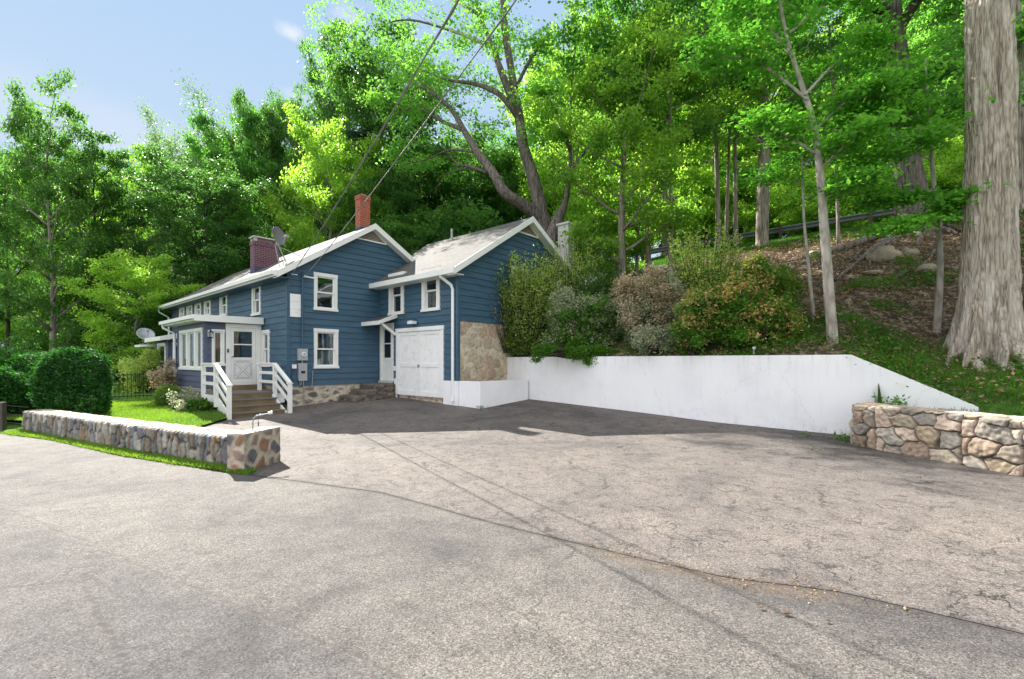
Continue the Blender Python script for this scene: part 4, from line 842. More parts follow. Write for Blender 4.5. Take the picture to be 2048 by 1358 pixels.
# satellite dishes
def dish(name, label, base, centre, aim, r, feet, m='dish'):
    t = thing(name, label, 'dish', base); b = Vector(base); mb = MB(); c = Vector(centre)-b; n = Vector(aim).normalized(); a = n.cross(Vector((0, 0, 1))).normalized(); u = a.cross(n)
    vs = []; R = 8; S = 28
    for i in range(R+1):
        for k in range(S):
            q = r*i/R; th = 2*math.pi*k/S; vs.append(c+a*math.cos(th)*q*.92+u*math.sin(th)*q*1.05+n*(.22*q*q/r))
    for i in range(R+1):
        for k in range(S): vs.append(vs[i*S+k]-n*.012)
    off2 = (R+1)*S
    fs_ = [(i*S+k, (i+1)*S+k, (i+1)*S+(k+1) % S, i*S+(k+1) % S) for i in range(R) for k in range(S)]
    fs_ += [(off2+i*S+k, off2+i*S+(k+1) % S, off2+(i+1)*S+(k+1) % S, off2+(i+1)*S+k) for i in range(R) for k in range(S)]
    fs_ += [(R*S+k, off2+R*S+k, off2+R*S+(k+1) % S, R*S+(k+1) % S) for k in range(S)]
    mb.add(vs, fs_); mb.build('reflector', MAT[m], t, smooth=True)
    mb = MB(); f = c+n*r*1.15-u*r*.35; mb.tube([c-u*r*.95-n*.02, c-u*r*1.0+n*r*.5, f], .014, 6); mb.build('feed_arm', MAT['galv'], t)
    mb = MB(); mb.beam(f-a*.07, f+a*.07, .09, .07).tube([f, f-n*.09], [.035, .045], 8); mb.build('receiver', MAT['grey_metal'], t)
    mb = MB(); mb.tube([c-n*.02, c-n*.12, Vector((0, 0, 0))+Vector((0, 0, .05))], .02, 8)
    for ft in feet: mb.tube([c-n*.12-Vector((0, 0, .25)), Vector(ft)-b], .012, 6)
    mb.build('mast', MAT['galv'], t); return t
def onroof(s, t): return tuple(W(s, t, roofA(s)+.0))
bx = W(.55, 1.45, roofA(.55))
dc = W(.30, 1.5, 5.90)
dish('satellite_dish', 'grey satellite dish on a tripod mount above the front roof corner', tuple(bx), tuple(dc), (.93, -.28, .25), .32, [onroof(.95, 1.2), onroof(.2, 1.1), onroof(.7, 2.0)])
b2 = W(-1.45, 11.75, 2.38)
dish('satellite_dish', 'pale satellite dish on the small awning beyond the sunroom', tuple(b2), tuple(b2+Vector((0, 0, .42))), (.6, -.5, .75), .38, [tuple(b2+Vector((.2, 0, 0))), tuple(b2+Vector((-.2, 0, 0)))], 'galv')

# porch steps and deck
st = sthing('porch_steps', 'wooden porch steps with white railings and brown treads', 'steps', -1.2, 0, 0.02); o = off(st)
def p_(mb, name, m, parent=st): return mb.build(name, MAT[m], parent, o)
mb = MB()
for i in range(9): a = -2.0+.21*i; mb.box(a, min(a+.2, -.12), -.12, 2.03, .615, .65)
p_(mb, 'deck', 'wood_dark')
mb = MB(); mb.box(-2.03, -1.99, -.1, 2.03, .30, .61).box(-1.98, -.12, -.06, -.03, .3, .61); p_(mb, 'deck_skirt', 'garage_white')
MB().box(-1.35, -.12, 1.72, 2.02, .652, .80).build('step', MAT['wood_warm'], st, o)
for k in range(1, 4):
    t0 = -.12-.3*k; z = .65-.16*k; w0 = -1.93; w1 = -.52
    MB().box(w0-.02, w1+.02, t0-.03, t0+.30, z-.035, z).build('tread', MAT['wood_dark'], st, o)
    MB().box(w0, w1, t0, t0+.025, z-.16, z-.037).build('riser', MAT['wood_warm'], st, o)
MB().box(-1.93, -.52, -.115, -.09, .49, .612).build('riser', MAT['wood_warm'], st, o)
for s_ in (-1.97, -.50):
    mb = MB(); mb.hexa([(s_-.02, -1.1, .0), (s_+.02, -1.1, .0), (s_+.02, -.1, .0), (s_-.02, -.1, .0), (s_-.02, -1.1, .12), (s_+.02, -1.1, .12), (s_+.02, -.1, .58), (s_-.02, -.1, .58)]); p_(mb, 'stringer', 'white')
def rail(s_, ta, tb, za, zb, top=True):
    mb = MB(); mb.beam((s_, ta, za), (s_, tb, zb), .11, .035); r = p_(mb, 'handrail', 'white'); mb = MB()
    for dz in (.30, .58): mb.beam((s_, ta, za-dz), (s_, tb, zb-dz), .035, .09)
    mb.beam((s_, ta, za-.06), (s_, tb, zb-.06), .035, .075); mb.build('rail_board', MAT['white'], st, o)
def post(s_, t_, z0, z1, w=.10): mb = MB(); mb.box(s_-w/2, s_+w/2, t_-w/2, t_+w/2, z0, z1); mb.box(s_-w/2-.02, s_+w/2+.02, t_-w/2-.02, t_+w/2+.02, z1, z1+.03); p_(mb, 'post', 'white')
for s_, tt in ((-2.03, 1.0), (-.44, 1.07)):
    post(s_, -.14, .3 if s_ < -1 else .5, 1.48); post(s_, tt, .3 if s_ < -1 else .62, 1.48); post(s_, -1.2, .0, .93)
    rail(s_, -.14, tt, 1.53, 1.53); rail(s_, -1.2, -.17, .97, 1.50)

# planter box and retaining wall
pl = sthing('planter_wall', 'low white L-shaped planter wall beside the garage corner', 'planter', 3.36, -5.3, 0); o = off(pl)
mb = MB(); mb.box(3.36, 3.52, -5.3, -4.37, -.05, .98).box(3.52, 5.62, -5.3, -5.12, -.05, .98); mb.build('planter_side', MAT['stucco'], pl, o)
mb = MB(); mb.box(3.525, 5.6, -5.115, -4.32, .2, .9); mb.build('planter_soil', MAT['hill'], pl, o)
rw = sthing('retaining_wall', 'long smooth white retaining wall with a sloping right end', 'wall', 5.7, -5.3, 0); o = off(rw)
mb = MB(); Rt = -5.34-8.66; Re = -5.34-10.55
prof = [(-4.3, -.1), (Re, -.1), (Re, .74), (Rt, 1.72), (-4.3, 1.72)]
vs = [(5.7, t, z) for t, z in prof]+[(5.95, t, z) for t, z in prof]
mb.add(vs, [(0, 1, 2, 3, 4), (9, 8, 7, 6, 5)]+[(i, (i+1) % 5, (i+1) % 5+5, i+5) for i in range(5)])
w_ = mb.build('wall_body', MAT['stucco'], rw, o)
bv = w_.modifiers.new('bevel', 'BEVEL'); bv.width = .015; bv.segments = 2; bv.limit_method = 'ANGLE'
m_ = sthing('marker_stake', 'thin white stake on the white wall top left of its slope', 'stake', 5.98, -5.34-6.75, 1.7); mb = MB(); mb.tube([(5.99, -12.09, 1.6), (6.0, -12.08, 1.93)], .016, 6).box(5.97, 6.01, -12.13, -12.06, 1.9, 1.95); mb.build('stake_body', MAT['metal_white'], m_, off(m_))
# stub concrete chimney behind the garage
m_ = sthing('concrete_pillar', 'square pale concrete pillar rising behind the garage roof', 'pillar', 10.4, -3.55, 1.5); o = off(m_); mb = MB(); mb.box(10.2, 10.65, -3.85, -3.3, 1.5, 7.55); mb.build('pillar_body', MAT['concrete'], m_, o); MB().box(10.15, 10.7, -3.9, -3.25, 7.55, 7.64).build('pillar_cap', MAT['concrete'], m_, o)

# stone walls
def wall_thing(name, label, base, pts_front, thick_dir, thick, ht, pal, mortar, cell, seed, depth, res, mw=.16, accents=None, top_pal=None, closed_end=True):
    """Wall through front-foot points (left to right as seen from the lane)."""
    t = thing(name, label, 'wall', base); mb = MB(); b = np.array(base); core = MB()
    for i, (p, q) in enumerate(zip(pts_front[:-1], pts_front[1:])):
        p, q = np.array(p, float), np.array(q, float); L = np.linalg.norm(q-p); U = (q-p)/L; U3 = np.array([U[0], U[1], 0]); n = np.array([U[1], -U[0], 0])
        # front
        stone_patch(mb, (p[0]-b[0], p[1]-b[1], -b[2]-.05), U3, (0, 0, 1), L, ht+.05, res, cell, pal, mortar, depth, seed+i, mw, accents=accents)
        stone_patch(mb, (p[0]-b[0], p[1]-b[1], ht-b[2]), U3, tuple(-n), L, thick, res*1.2, (cell[0]*1.8, .22), top_pal or pal, mortar, depth*.35, seed+20+i, mw)
        stone_patch(mb, (q[0]-n[0]*thick-b[0], q[1]-n[1]*thick-b[1], -b[2]-.05), -U3, (0, 0, 1), L, ht+.05, .05, cell, pal, mortar, depth, seed+40+i, mw)
        if i == 0: stone_patch(mb, (p[0]-n[0]*thick-b[0], p[1]-n[1]*thick-b[1], -b[2]-.05), tuple(n), (0, 0, 1), thick, ht+.05, res, cell, pal, mortar, depth*.7, seed+60, mw)
        if i == len(pts_front)-2: stone_patch(mb, (q[0]-b[0], q[1]-b[1], -b[2]-.05), tuple(-n), (0, 0, 1), thick, ht+.05, res, cell, pal, mortar, depth*.7, seed+61, mw)
    mb.build('stonework', MAT['stone'], t, attr='stone', smooth=True); return t
lw = [(-11.15, 10.4), (-9.3, 9.42), (-7.2, 8.3), (-4.08, 6.76)]
lwall = wall_thing('stone_wall', 'long low wall of upright grey stones with flat pale top beside the lane', (-7.6, 8.5, 0), lw, None, .42, .46, 'grey', (.075, .065, .055), (.12, .34), 101, .045, .014, .13,
    accents=None, top_pal='tan')
PIL = [(-4.2, 6.76), (-3.83, 6.5)]
pil = wall_thing('stone_pillar', 'square stone pillar ending the low wall by the driveway', (-4.0, 6.9, 0), [(-4.12, 6.58), (-3.84, 6.53)], None, .76, .55, 'pillar', (.44, .38, .30), (.24, .24), 151, .03, .012, .34, top_pal='tan')
rws = wall_thing('stone_wall', 'rough tan boulder wall at the right edge of the driveway', (6.9, 7.5, 0), [(6.85, 8.85), (6.52, 8.66), (6.62, 8.25), (6.95, 7.0), (7.12, 6.30), (7.3, 4.8), (7.45, 2.5)], None, .34, .78, 'tan', (.16, .14, .12), (.36, .25), 171, .085, .012, .07)
# bent lamp arm on the pillar
la = thing('lamp_hook', 'thin bent steel lamp arm standing on the stone pillar', 'lamp arm', (-3.93, 6.9, .56)); mb = MB()
mb.tube([(0, 0, -.02), (.0, .0, .11), (.01, 0, .17), (.04, .02, .205), (.09, .04, .215), (.2, .09, .235)], .010, 8); mb.build('arm', MAT['galv'], la)
mb = MB(); mb.tube([(.19, .085, .237), (.24, .11, .25)], [.02, .025], 8); mb.sphere((.09, .04, .222), .015); mb.build('lamp_head', MAT['metal_white'], la)
mb = MB(); mb.tube([(.065, .03, .21), (.065, .035, .10)], .003, 5).tube([(.065, .035, .11), (.065, .035, .05)], .008, 6); mb.build('hanging_wire', MAT['dark_metal'], la)

# stone steps in the corner
ss = sthing('stone_steps', 'rough dark stone steps below the corner storm door', 'steps', 3.0, -.5, .3); o = off(ss)
for (s0, s1, t0, t1, z0, z1) in ((2.55, 3.36, -1.0, -.04, .25, .80), (2.15, 2.56, -1.05, -.04, .2, .62), (1.75, 2.16, -1.0, -.05, .15, .44)):
    mb = MB(); n_ = 10; vs = []
    for i in range(n_+1):
        for j in range(n_+1):
            s = s0+(s1-s0)*i/n_; t = t0+(t1-t0)*j/n_; e = min(i, j, n_-i, n_-j) == 0
            vs.append((s, t, z1-.02*abs(mnoise.noise(Vector((s*4, t*4, z1))))-(.02 if e else 0)))
    fs_ = [(i*(n_+1)+j, (i+1)*(n_+1)+j, (i+1)*(n_+1)+j+1, i*(n_+1)+j+1) for i in range(n_) for j in range(n_)]
    mb.add(vs, fs_); stone_patch(mb, (s0, t1, z0), (0, -1, 0), (0, 0, 1), t1-t0, z1-z0-.02, .03, (.5, .16), 'found', (.12, .10, .08), .05, int(s0*10), .1); stone_patch(mb, (s0, t0, z0), (1, 0, 0), (0, 0, 1), s1-s0, z1-z0-.02, .03, (.5, .16), 'found', (.12, .10, .08), .05, int(s0*10)+3, .1)
    mb.build('step', MAT['slate_step'], ss, o, smooth=True)

# fence, posts
fn = thing('metal_fence', 'black iron picket fence between the hedge and the sunroom', 'fence', (-15.2, 16.6, .1))
fa, fb = Vector((-16.6, 15.6)), Vector((-13.75, 18.1)); L = (fb-fa).length; dr_ = (fb-fa)/L; bb = Vector((-15.2, 16.6, .1))
mb = MB(); n_ = int(L/.115)
for i in range(n_+1):
    p = fa+dr_*L*i/n_; mb.tube([Vector((p.x, p.y, .16))-bb, Vector((p.x, p.y, 1.16))-bb], .009, 5)
mb.build('pickets', MAT['dark_metal'], fn)
for z in (.26, 1.08): mb = MB(); mb.beam(Vector((fa.x, fa.y, z))-bb, Vector((fb.x, fb.y, z))-bb, .03, .03); mb.build('rail', MAT['dark_metal'], fn)
for k in (0, .5, .93): p = fa+dr_*L*k; mb = MB(); mb.box(p.x-.035-bb.x, p.x+.035-bb.x, p.y-.035-bb.y, p.y+.035-bb.y, 0, 1.16); mb.sphere((p.x-bb.x, p.y-bb.y, 1.18), .045, 8, 6); mb.build('post', MAT['dark_metal'], fn)
wp = thing('wooden_post', 'short dark wooden post at the far left edge beyond the stone wall', 'post', (-12.15, 10.85, 0)); mb = MB(); mb.box(-.05, .05, -.05, .05, -.05, .62); mb.build('post_body', MAT['post_wood'], wp)
mb = MB(); 
for z in (.15, .35, .55): mb.tube([(0, 0, z), (.9, -.25, z-.03)], .006, 5)
mb.build('wire', MAT['dark_metal'], wp)

# guardrail along the upper road: level rail with steel posts
gr = sthing('guardrail', 'long weathered steel guardrail along the top of the bank', 'guardrail', 21.7, -6, 8.1); o = off(gr)
prf = [(.0, .40), (-.05, .44), (-.05, .49), (.0, .54), (.0, .58), (-.05, .63), (-.05, .68), (.0, .72)]
ts = np.linspace(14, -34, 61); mb = MB(); vs = []
for t in ts:
    for (ds, dz) in prf: vs.append((21.7+ds, t, 8.1+dz))
mb.add(vs, [(i*8+j, (i+1)*8+j, (i+1)*8+j+1, i*8+j+1) for i in range(len(ts)-1) for j in range(7)]); mb.build('rail', MAT['rail_steel'], gr, o)
for t in np.arange(13, -34, -1.9*2): mb = MB(); mb.box(21.53, 21.64, t-.075, t+.075, 7.7, 8.9); mb.build('post', MAT['post_wood'], gr, o)

# overhead service cables
def cable(label, p, q, sag, r, tail):
    t = thing('overhead_cable', label, 'cable', p, group='service cables over the driveway'); p = Vector(p); q = Vector(q); pts = []
    for i in range(41):
        k = i/40; v = p.lerp(q, k); v.z -= sag*4*k*(1-k); pts.append(v-p)
    mb = MB(); mb.tube(pts, r, 6); mb.build('cable_run', MAT['cable'], t)
    pts2 = [v+Vector((math.cos(i*2.1), 0, math.sin(i*2.1)))*r*1.6 for i, v in enumerate(pts)]
    mb = MB(); mb.tube(pts2, r*.55, 5); mb.build('twisted_strand', MAT['cable'], t)
    mb = MB(); mb.sphere((0, 0, 0), .035, 8, 6); mb.tube([Vector((0, 0, 0)), Vector(tail)], .014, 6); mb.build('insulator', MAT['metal_white'], t)
wa = W(.09, -.12, 4.37); wb = W(.50, -.15, 4.36)
def ext(p, q, k): p, q = Vector(p), Vector(q); return tuple(p+(q-p)*k)
cable('overhead cable ending left of the mast at the house corner', tuple(wa), ext(wa, (-.5, 4.15, 5.22), 2.2), .35, .010, (.15, .05, -.02))
cable('overhead cable ending at the white arm beside the upper gable window', tuple(wb), ext(wb, (-.02, 4.3, 5.28), 2.2), .35, .008, (.12, .14, -.01))
# ------------------------------------------------------------------ vegetation
def ray(px, py): return ((px-1024)/910.0, (722-py)/910.0)
def ground_hit(px, py, y0=3.0, y1=90.0):
    """Where a sight line meets the ground: sets plant, root and rock positions from image pixel coordinates."""
    rx, rz = ray(px, py); y = y0
    while y < y1:
        if 1.6+rz*y <= H(rx*y, y): break
        y += .1 if y < 30 else .4
    return Vector((rx*y, y, H(rx*y, y)))
def at(px, py, y): rx, rz = ray(px, py); return Vector((rx*y, y, 1.6+rz*y))

def on_bank(px, d):          # d metres uphill of the wall at bearing px
    rx = (px-1024)/910; y = (d+11.97)/(rx*.655+.756); x = rx*y; return Vector((x, y, H(x, y)))
def leaf_geo(cent, size, upb=.9, asp=.62, r=rng, droop=0.0, tdir=None):
    n = len(cent)
    nm = r.normal(size=(n, 3)); nm[:, 2] = np.abs(nm[:, 2])*.6+upb; nm /= np.linalg.norm(nm, axis=1)[:, None]
    tg = r.normal(size=(n, 3)) if tdir is None else tdir+r.normal(size=(n, 3))*.35
    tg -= nm*(tg*nm).sum(1)[:, None]; tg /= np.linalg.norm(tg, axis=1)[:, None]+1e-9
    bt = np.cross(nm, tg); L = (size*(.65+.7*r.random(n)))[:, None]; Wd = L*asp
    k = L*.12*nm
    v = np.stack([cent-tg*L*.5, cent+bt*Wd*.5+tg*L*.08-k, cent+tg*L*.5-k*1.5, cent-bt*Wd*.5+tg*L*.08-k], 1).reshape(-1, 3)
    return v
def quad_obj(name, v, m, parent=None, loc=None):
    nq = len(v)//4; me = bpy.data.meshes.new(name)
    me.vertices.add(len(v)); me.vertices.foreach_set('co', np.ascontiguousarray(v, dtype=np.float32).ravel())
    me.loops.add(nq*4); me.loops.foreach_set('vertex_index', np.arange(nq*4, dtype=np.int32))
    me.polygons.add(nq); me.polygons.foreach_set('loop_start', np.arange(0, nq*4, 4, dtype=np.int32)); me.polygons.foreach_set('loop_total', np.full(nq, 4, dtype=np.int32))
    me.materials.append(m); me.update(calc_edges=True)
    o = bpy.data.objects.new(name, me); C.objects.link(o)
    if parent: o.parent = parent
    if loc is not None: o.location = loc
    return o
def cluster_leaves(cl, n_per, size, flat=.45, r=rng, **k):
    c = np.array([q[:3] for q in cl]); rad = np.array([q[3] for q in cl]); n = np.maximum(3, (n_per*(rad/np.mean(rad))**2*(.5+r.random(len(rad)))).astype(int))
    idx = np.repeat(np.arange(len(c)), n); g = r.normal(size=(len(idx), 3))*.5; g[:, 2] *= flat
    g[:, 2] -= .12*(g[:, 0]**2+g[:, 1]**2)
    return leaf_geo(c[idx]+g*rad[idx][:, None], size, r=r, **k)

def grow(mb, pts, r0, r1, rd, clusters, crad, start=.25, twigs=7, tl=.35, up=.25, sub=True, seg=6):
    """Limb with side twigs that carry leaf clusters."""
    pts = [Vector(p) for p in pts]; n = len(pts); L = sum((pts[i+1]-pts[i]).length for i in range(n-1))
    mb.tube(pts, [r0+(r1-r0)*i/(n-1) for i in range(n)], seg)
    def pos(k):
        f = k*(n-1); i = min(int(f), n-2); return pts[i].lerp(pts[i+1], f-i), (pts[i+1]-pts[i]).normalized()
    for q in range(twigs):
        k = start+(1-start)*(q+.6*rd.random())/twigs; p, d = pos(min(k, .999))
        side = d.cross(Vector((0, 0, 1))); side = side.normalized() if side.length > .1 else Vector((1, 0, 0)); sg = 1 if q % 2 else -1
        v = (d*(.5+.4*rd.random())+side*sg*(.6+.5*rd.random())+Vector((rd.uniform(-.3, .3), rd.uniform(-.3, .3), up*rd.uniform(-.3, 1.4)))).normalized()
        l = L*tl*(1.1-.55*k)*rd.uniform(.7, 1.25); a = p+v*l*.5+Vector((0, 0, .05*l)); b = p+v*l+Vector((0, 0, -.03*l))
        rr = max(.008, (r0+(r1-r0)*k)*.42); mb.tube([p, a, b], [rr, rr*.6, rr*.2], 5 if seg > 5 else 4, cap=False)
        for (c, s) in ((a, .8), (b, 1.0), (p.lerp(a, .5), .55)):
            clusters.append((c.x+rd.uniform(-.2, .2), c.y+rd.uniform(-.2, .2), c.z+rd.uniform(-.1, .2), crad*s*rd.uniform(.75, 1.25)))
        if sub and l > crad*1.6:
            for sg2 in (-1, 1):
                s2 = v.cross(Vector((0, 0, 1))).normalized()*sg2; e = a+(v*.6+s2*.8+Vector((0, 0, rd.uniform(-.1, .4)))).normalized()*l*.45
                mb.tube([a, e], [rr*.4, rr*.15], 4, cap=False); clusters.append((e.x, e.y, e.z, crad*rd.uniform(.7, 1.1)))
    e = pts[-1]; clusters.append((e.x, e.y, e.z, crad))

def auto_tree(h, r, base, cr, nl, seed, crad, style='round', lean=0.3, twigs=7, multi=False, rise=.5):
    rd = random.Random(seed); mb = MB(); cl = []
    n = 9; ang = rd.random()*6.28; tp = []
    for i in range(n+1):
        k = i/n; tp.append(Vector((math.cos(ang)*lean*k*k+.18*math.sin(k*7+seed)*k*cr*.3, math.sin(ang)*lean*k*k+.16*math.cos(k*6+seed*2)*k*cr*.3, -.4+(h*.96+.4)*k)))
    mb.tube(tp, [r*(1.35 if i == 0 else 1)*(1-.88*(i/n)**1.2) for i in range(n+1)], 9)
    for i in range(nl):
        k = base+(.97-base)*((i+.5*rd.random())/nl); f = k*n; j = min(int(f), n-1); p = tp[j].lerp(tp[j+1], f-j); az = i*2.4+rd.uniform(-.5, .5); q = (k-base)/(1-base)
        if style == 'round': ln = cr*(.55+.9*math.sin(math.pi*min(1, q*.8+.12)))*.75
        elif style == 'cone': ln = cr*(1.0-.88*q)
        elif style == 'top': ln = cr*(.5+.75*math.sin(math.pi*(q*.75+.1)))
        else: ln = cr*(1-.5*q)
        ln *= rd.uniform(.75, 1.2); el = rise*(.3+1.1*q)+rd.uniform(-.1, .15)
        if style == 'cone': el = -.15+.3*q
        dv = Vector((math.cos(az)*math.cos(el), math.sin(az)*math.cos(el), math.sin(el))); pts = [p]
        for s_ in range(1, 6):
            kk = s_/5; b = p+dv*ln*kk; b += Vector((rd.uniform(-1, 1), rd.uniform(-1, 1), rd.uniform(-.6, .8)))*ln*.05*kk+Vector((0, 0, (.12 if style != 'cone' else -.08)*ln*kk*kk)); pts.append(b)
        grow(mb, pts, max(.02, r*.42*(1-.6*q)), .012, rd, cl, crad, .2, twigs, .42, .3 if style != 'cone' else -.1, seg=6)
    t = tp[-1]; cl.append((t.x, t.y, t.z, crad)); cl.append((t.x, t.y, t.z-crad*.6, crad*1.1))
    return mb, cl
PROTO = {}
def proto(key, leafmat, bark, args, n_per, size, flat=.45, **k):
    mb, cl = auto_tree(*args[0], **args[1]); r = np.random.default_rng(len(key)*31+ord(key[0])+ord(key[-1]))
    me = bpy.data.meshes.new('trunk'); me.from_pydata([tuple(p) for p in mb.v], [], mb.f); me.materials.append(MAT[bark]); me.polygons.foreach_set('use_smooth', [True]*len(me.polygons)); me.update()
    o = quad_obj('crown', cluster_leaves(cl, n_per, size, flat, r, **k), MAT[leafmat]); cm = o.data; zz = np.empty(len(cm.vertices)*3, np.float32); cm.vertices.foreach_get('co', zz); bpy.data.objects.remove(o); PROTO[key] = (me, cm, float(np.percentile(zz[2::3], 99.7)), float(np.percentile(np.abs(zz[0::3]), 96)))
#                 h   r   base cr nl seed crad
proto('oakA', 'leaf_maple', 'bark', ((16, .32, .22, 5.2, 22, 3, .72), dict(style='round', twigs=5)), 66, .24)
proto('oakB', 'leaf_maple', 'bark', ((16, .30, .18, 4.6, 24, 8, .68), dict(style='round', twigs=5)), 56, .22)
proto('oakC', 'leaf_bright', 'bark', ((14, .28, .12, 5.0, 22, 15, .74), dict(style='round', twigs=5)), 66, .21, .5)
proto('wildD', 'leaf_dark', 'bark_dark', ((18, .30, .30, 4.8, 24, 21, .9), dict(style='top', twigs=7)), 48, .25)
proto('slimE', 'leaf_maple', 'bark', ((15, .13, .45, 3.4, 15, 27, .62), dict(style='top', twigs=5, lean=.6)), 40, .17, .35)
proto('slimF', 'leaf_bright', 'bark', ((15, .14, .42, 3.8, 15, 33, .62), dict(style='top', twigs=5, lean=1.0)), 40, .17, .35)
proto('spruceG', 'needle', 'bark_dark', ((18, .28, .08, 3.6, 44, 39, .6), dict(style='cone', twigs=7)), 34, .22, .3, upb=.2, asp=.3)
proto('wispH', 'leaf_grey', 'bark_dark', ((16, .2, .30, 3.8, 24, 45, .7), dict(style='top', twigs=6, rise=.95)), 24, .16, .8)
proto('bushI', 'leaf_bright', 'bark', ((4.2, .08, .02, 2.6, 16, 51, .6), dict(style='round', twigs=6)), 48, .15, .6)
proto('bushJ', 'leaf_dark', 'bark_dark', ((4.5, .08, .02, 2.4, 16, 57, .6), dict(style='round', twigs=6)), 50, .15, .6)

tree_rd = random.Random(5)
def plant(key, loc, scale, label, group=None, name='broadleaf_tree', cat='tree', leaf=None, rot=None, tilt=(0, 0), sxy=1.0, bark=None):
    tm, cm, h = PROTO[key][:3]; t = thing(name, label, cat, loc, tree_rd.uniform(0, 6.28) if rot is None else rot, group)
    t.scale = (scale*sxy, scale*sxy, scale); t.rotation_euler = (tilt[0], tilt[1], t.rotation_euler[2])
    for nm, me, mt in (('trunk', tm, bark), ('crown', cm, leaf)):
        o = bpy.data.objects.new(nm, me); C.objects.link(o); o.parent = t
        if mt: o.material_slots[0].link = 'OBJECT'; o.material_slots[0].material = MAT[mt]
    return t
def pt(px, y, key, top, label, group=None, sink=0.0, w=None, **k):
    """Tree standing at bearing px, distance y, its height set from the ground to the crown top."""
    rx = (px-1024)/910; x = rx*y; z0 = H(x, y)-.1; z1 = 1.6+(722-top)/910*y; hgt = max(3, z1-z0)
    if w: k['sxy'] = (w/2/910*y/math.sqrt(1+rx*rx))/(PROTO[key][3]*hgt/PROTO[key][2])
    return plant(key, (x, y, z0-sink), hgt/PROTO[key][2], label, group, **k)
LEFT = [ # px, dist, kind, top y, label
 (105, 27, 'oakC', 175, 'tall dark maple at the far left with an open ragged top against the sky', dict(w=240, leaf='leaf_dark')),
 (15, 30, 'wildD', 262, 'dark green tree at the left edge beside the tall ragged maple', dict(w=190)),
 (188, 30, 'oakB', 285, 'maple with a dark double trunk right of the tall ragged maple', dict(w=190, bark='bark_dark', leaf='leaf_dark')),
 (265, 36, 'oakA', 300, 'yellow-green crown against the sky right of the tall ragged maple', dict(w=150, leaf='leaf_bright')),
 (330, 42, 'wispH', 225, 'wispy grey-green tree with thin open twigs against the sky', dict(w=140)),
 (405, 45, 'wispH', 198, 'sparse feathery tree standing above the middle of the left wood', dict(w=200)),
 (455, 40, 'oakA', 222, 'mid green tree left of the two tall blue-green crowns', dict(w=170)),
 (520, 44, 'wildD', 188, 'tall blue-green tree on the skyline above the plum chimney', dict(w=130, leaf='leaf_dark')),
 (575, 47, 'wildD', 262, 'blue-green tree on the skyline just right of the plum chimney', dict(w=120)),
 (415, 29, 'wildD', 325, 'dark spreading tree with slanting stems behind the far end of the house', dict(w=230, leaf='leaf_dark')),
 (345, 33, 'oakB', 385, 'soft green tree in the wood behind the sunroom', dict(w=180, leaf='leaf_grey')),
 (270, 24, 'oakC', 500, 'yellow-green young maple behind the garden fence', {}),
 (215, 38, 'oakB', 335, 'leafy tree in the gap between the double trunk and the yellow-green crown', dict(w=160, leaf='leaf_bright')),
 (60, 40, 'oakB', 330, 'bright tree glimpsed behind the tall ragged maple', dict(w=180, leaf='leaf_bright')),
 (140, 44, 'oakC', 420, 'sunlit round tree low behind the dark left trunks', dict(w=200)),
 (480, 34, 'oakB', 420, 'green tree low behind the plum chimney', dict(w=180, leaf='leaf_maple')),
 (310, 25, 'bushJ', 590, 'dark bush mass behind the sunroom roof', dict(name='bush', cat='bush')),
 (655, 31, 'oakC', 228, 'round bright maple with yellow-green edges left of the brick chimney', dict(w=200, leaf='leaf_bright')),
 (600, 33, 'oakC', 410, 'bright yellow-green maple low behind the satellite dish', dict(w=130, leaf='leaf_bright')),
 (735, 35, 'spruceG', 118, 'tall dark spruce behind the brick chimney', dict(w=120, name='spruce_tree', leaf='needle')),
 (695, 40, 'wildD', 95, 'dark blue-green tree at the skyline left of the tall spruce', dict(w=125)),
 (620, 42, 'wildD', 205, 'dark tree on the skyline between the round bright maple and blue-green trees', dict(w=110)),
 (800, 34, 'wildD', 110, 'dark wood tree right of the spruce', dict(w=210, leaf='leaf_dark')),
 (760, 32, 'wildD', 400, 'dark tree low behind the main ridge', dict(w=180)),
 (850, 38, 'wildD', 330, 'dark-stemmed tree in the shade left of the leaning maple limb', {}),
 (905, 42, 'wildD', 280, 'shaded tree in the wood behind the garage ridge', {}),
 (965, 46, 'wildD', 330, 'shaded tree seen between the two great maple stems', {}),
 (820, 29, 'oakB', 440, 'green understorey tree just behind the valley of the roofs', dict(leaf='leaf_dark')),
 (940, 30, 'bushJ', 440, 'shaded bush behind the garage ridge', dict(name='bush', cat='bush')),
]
for px, y, key, top, lab, k in LEFT: pt(px, y, key, top, lab, **k)
RIGHT = [
 (1245, 19.8, 'oakC', 30, 'large bright maple with yellow leaf tips right of the great double maple', dict(leaf='leaf_bright', w=270)),
 (1140, 36, 'oakC', 60, 'sunny maple seen between the great double maple and the large bright maple', dict(leaf='leaf_bright', w=200)),
 (1330, 31, 'oakB', 130, 'mid green maple beside the large bright maple', dict(leaf='leaf_bright', w=190)),
 (1225, 22.5, 'bushI', 400, 'low leafy bush behind the shrubs right of the concrete pillar', dict(leaf='leaf_bright', name='bush', cat='bush')),
 (1420, 36, 'oakA', 90, 'tall maple behind the slim trunks left of centre right', dict(leaf='leaf_bright', w=200)),
 (1060, 40, 'wildD', 340, 'shaded tree behind the right stem of the great double maple', {}),
]
for px, y, key, top, lab, k in RIGHT: pt(px, y, key, top, lab, **k)
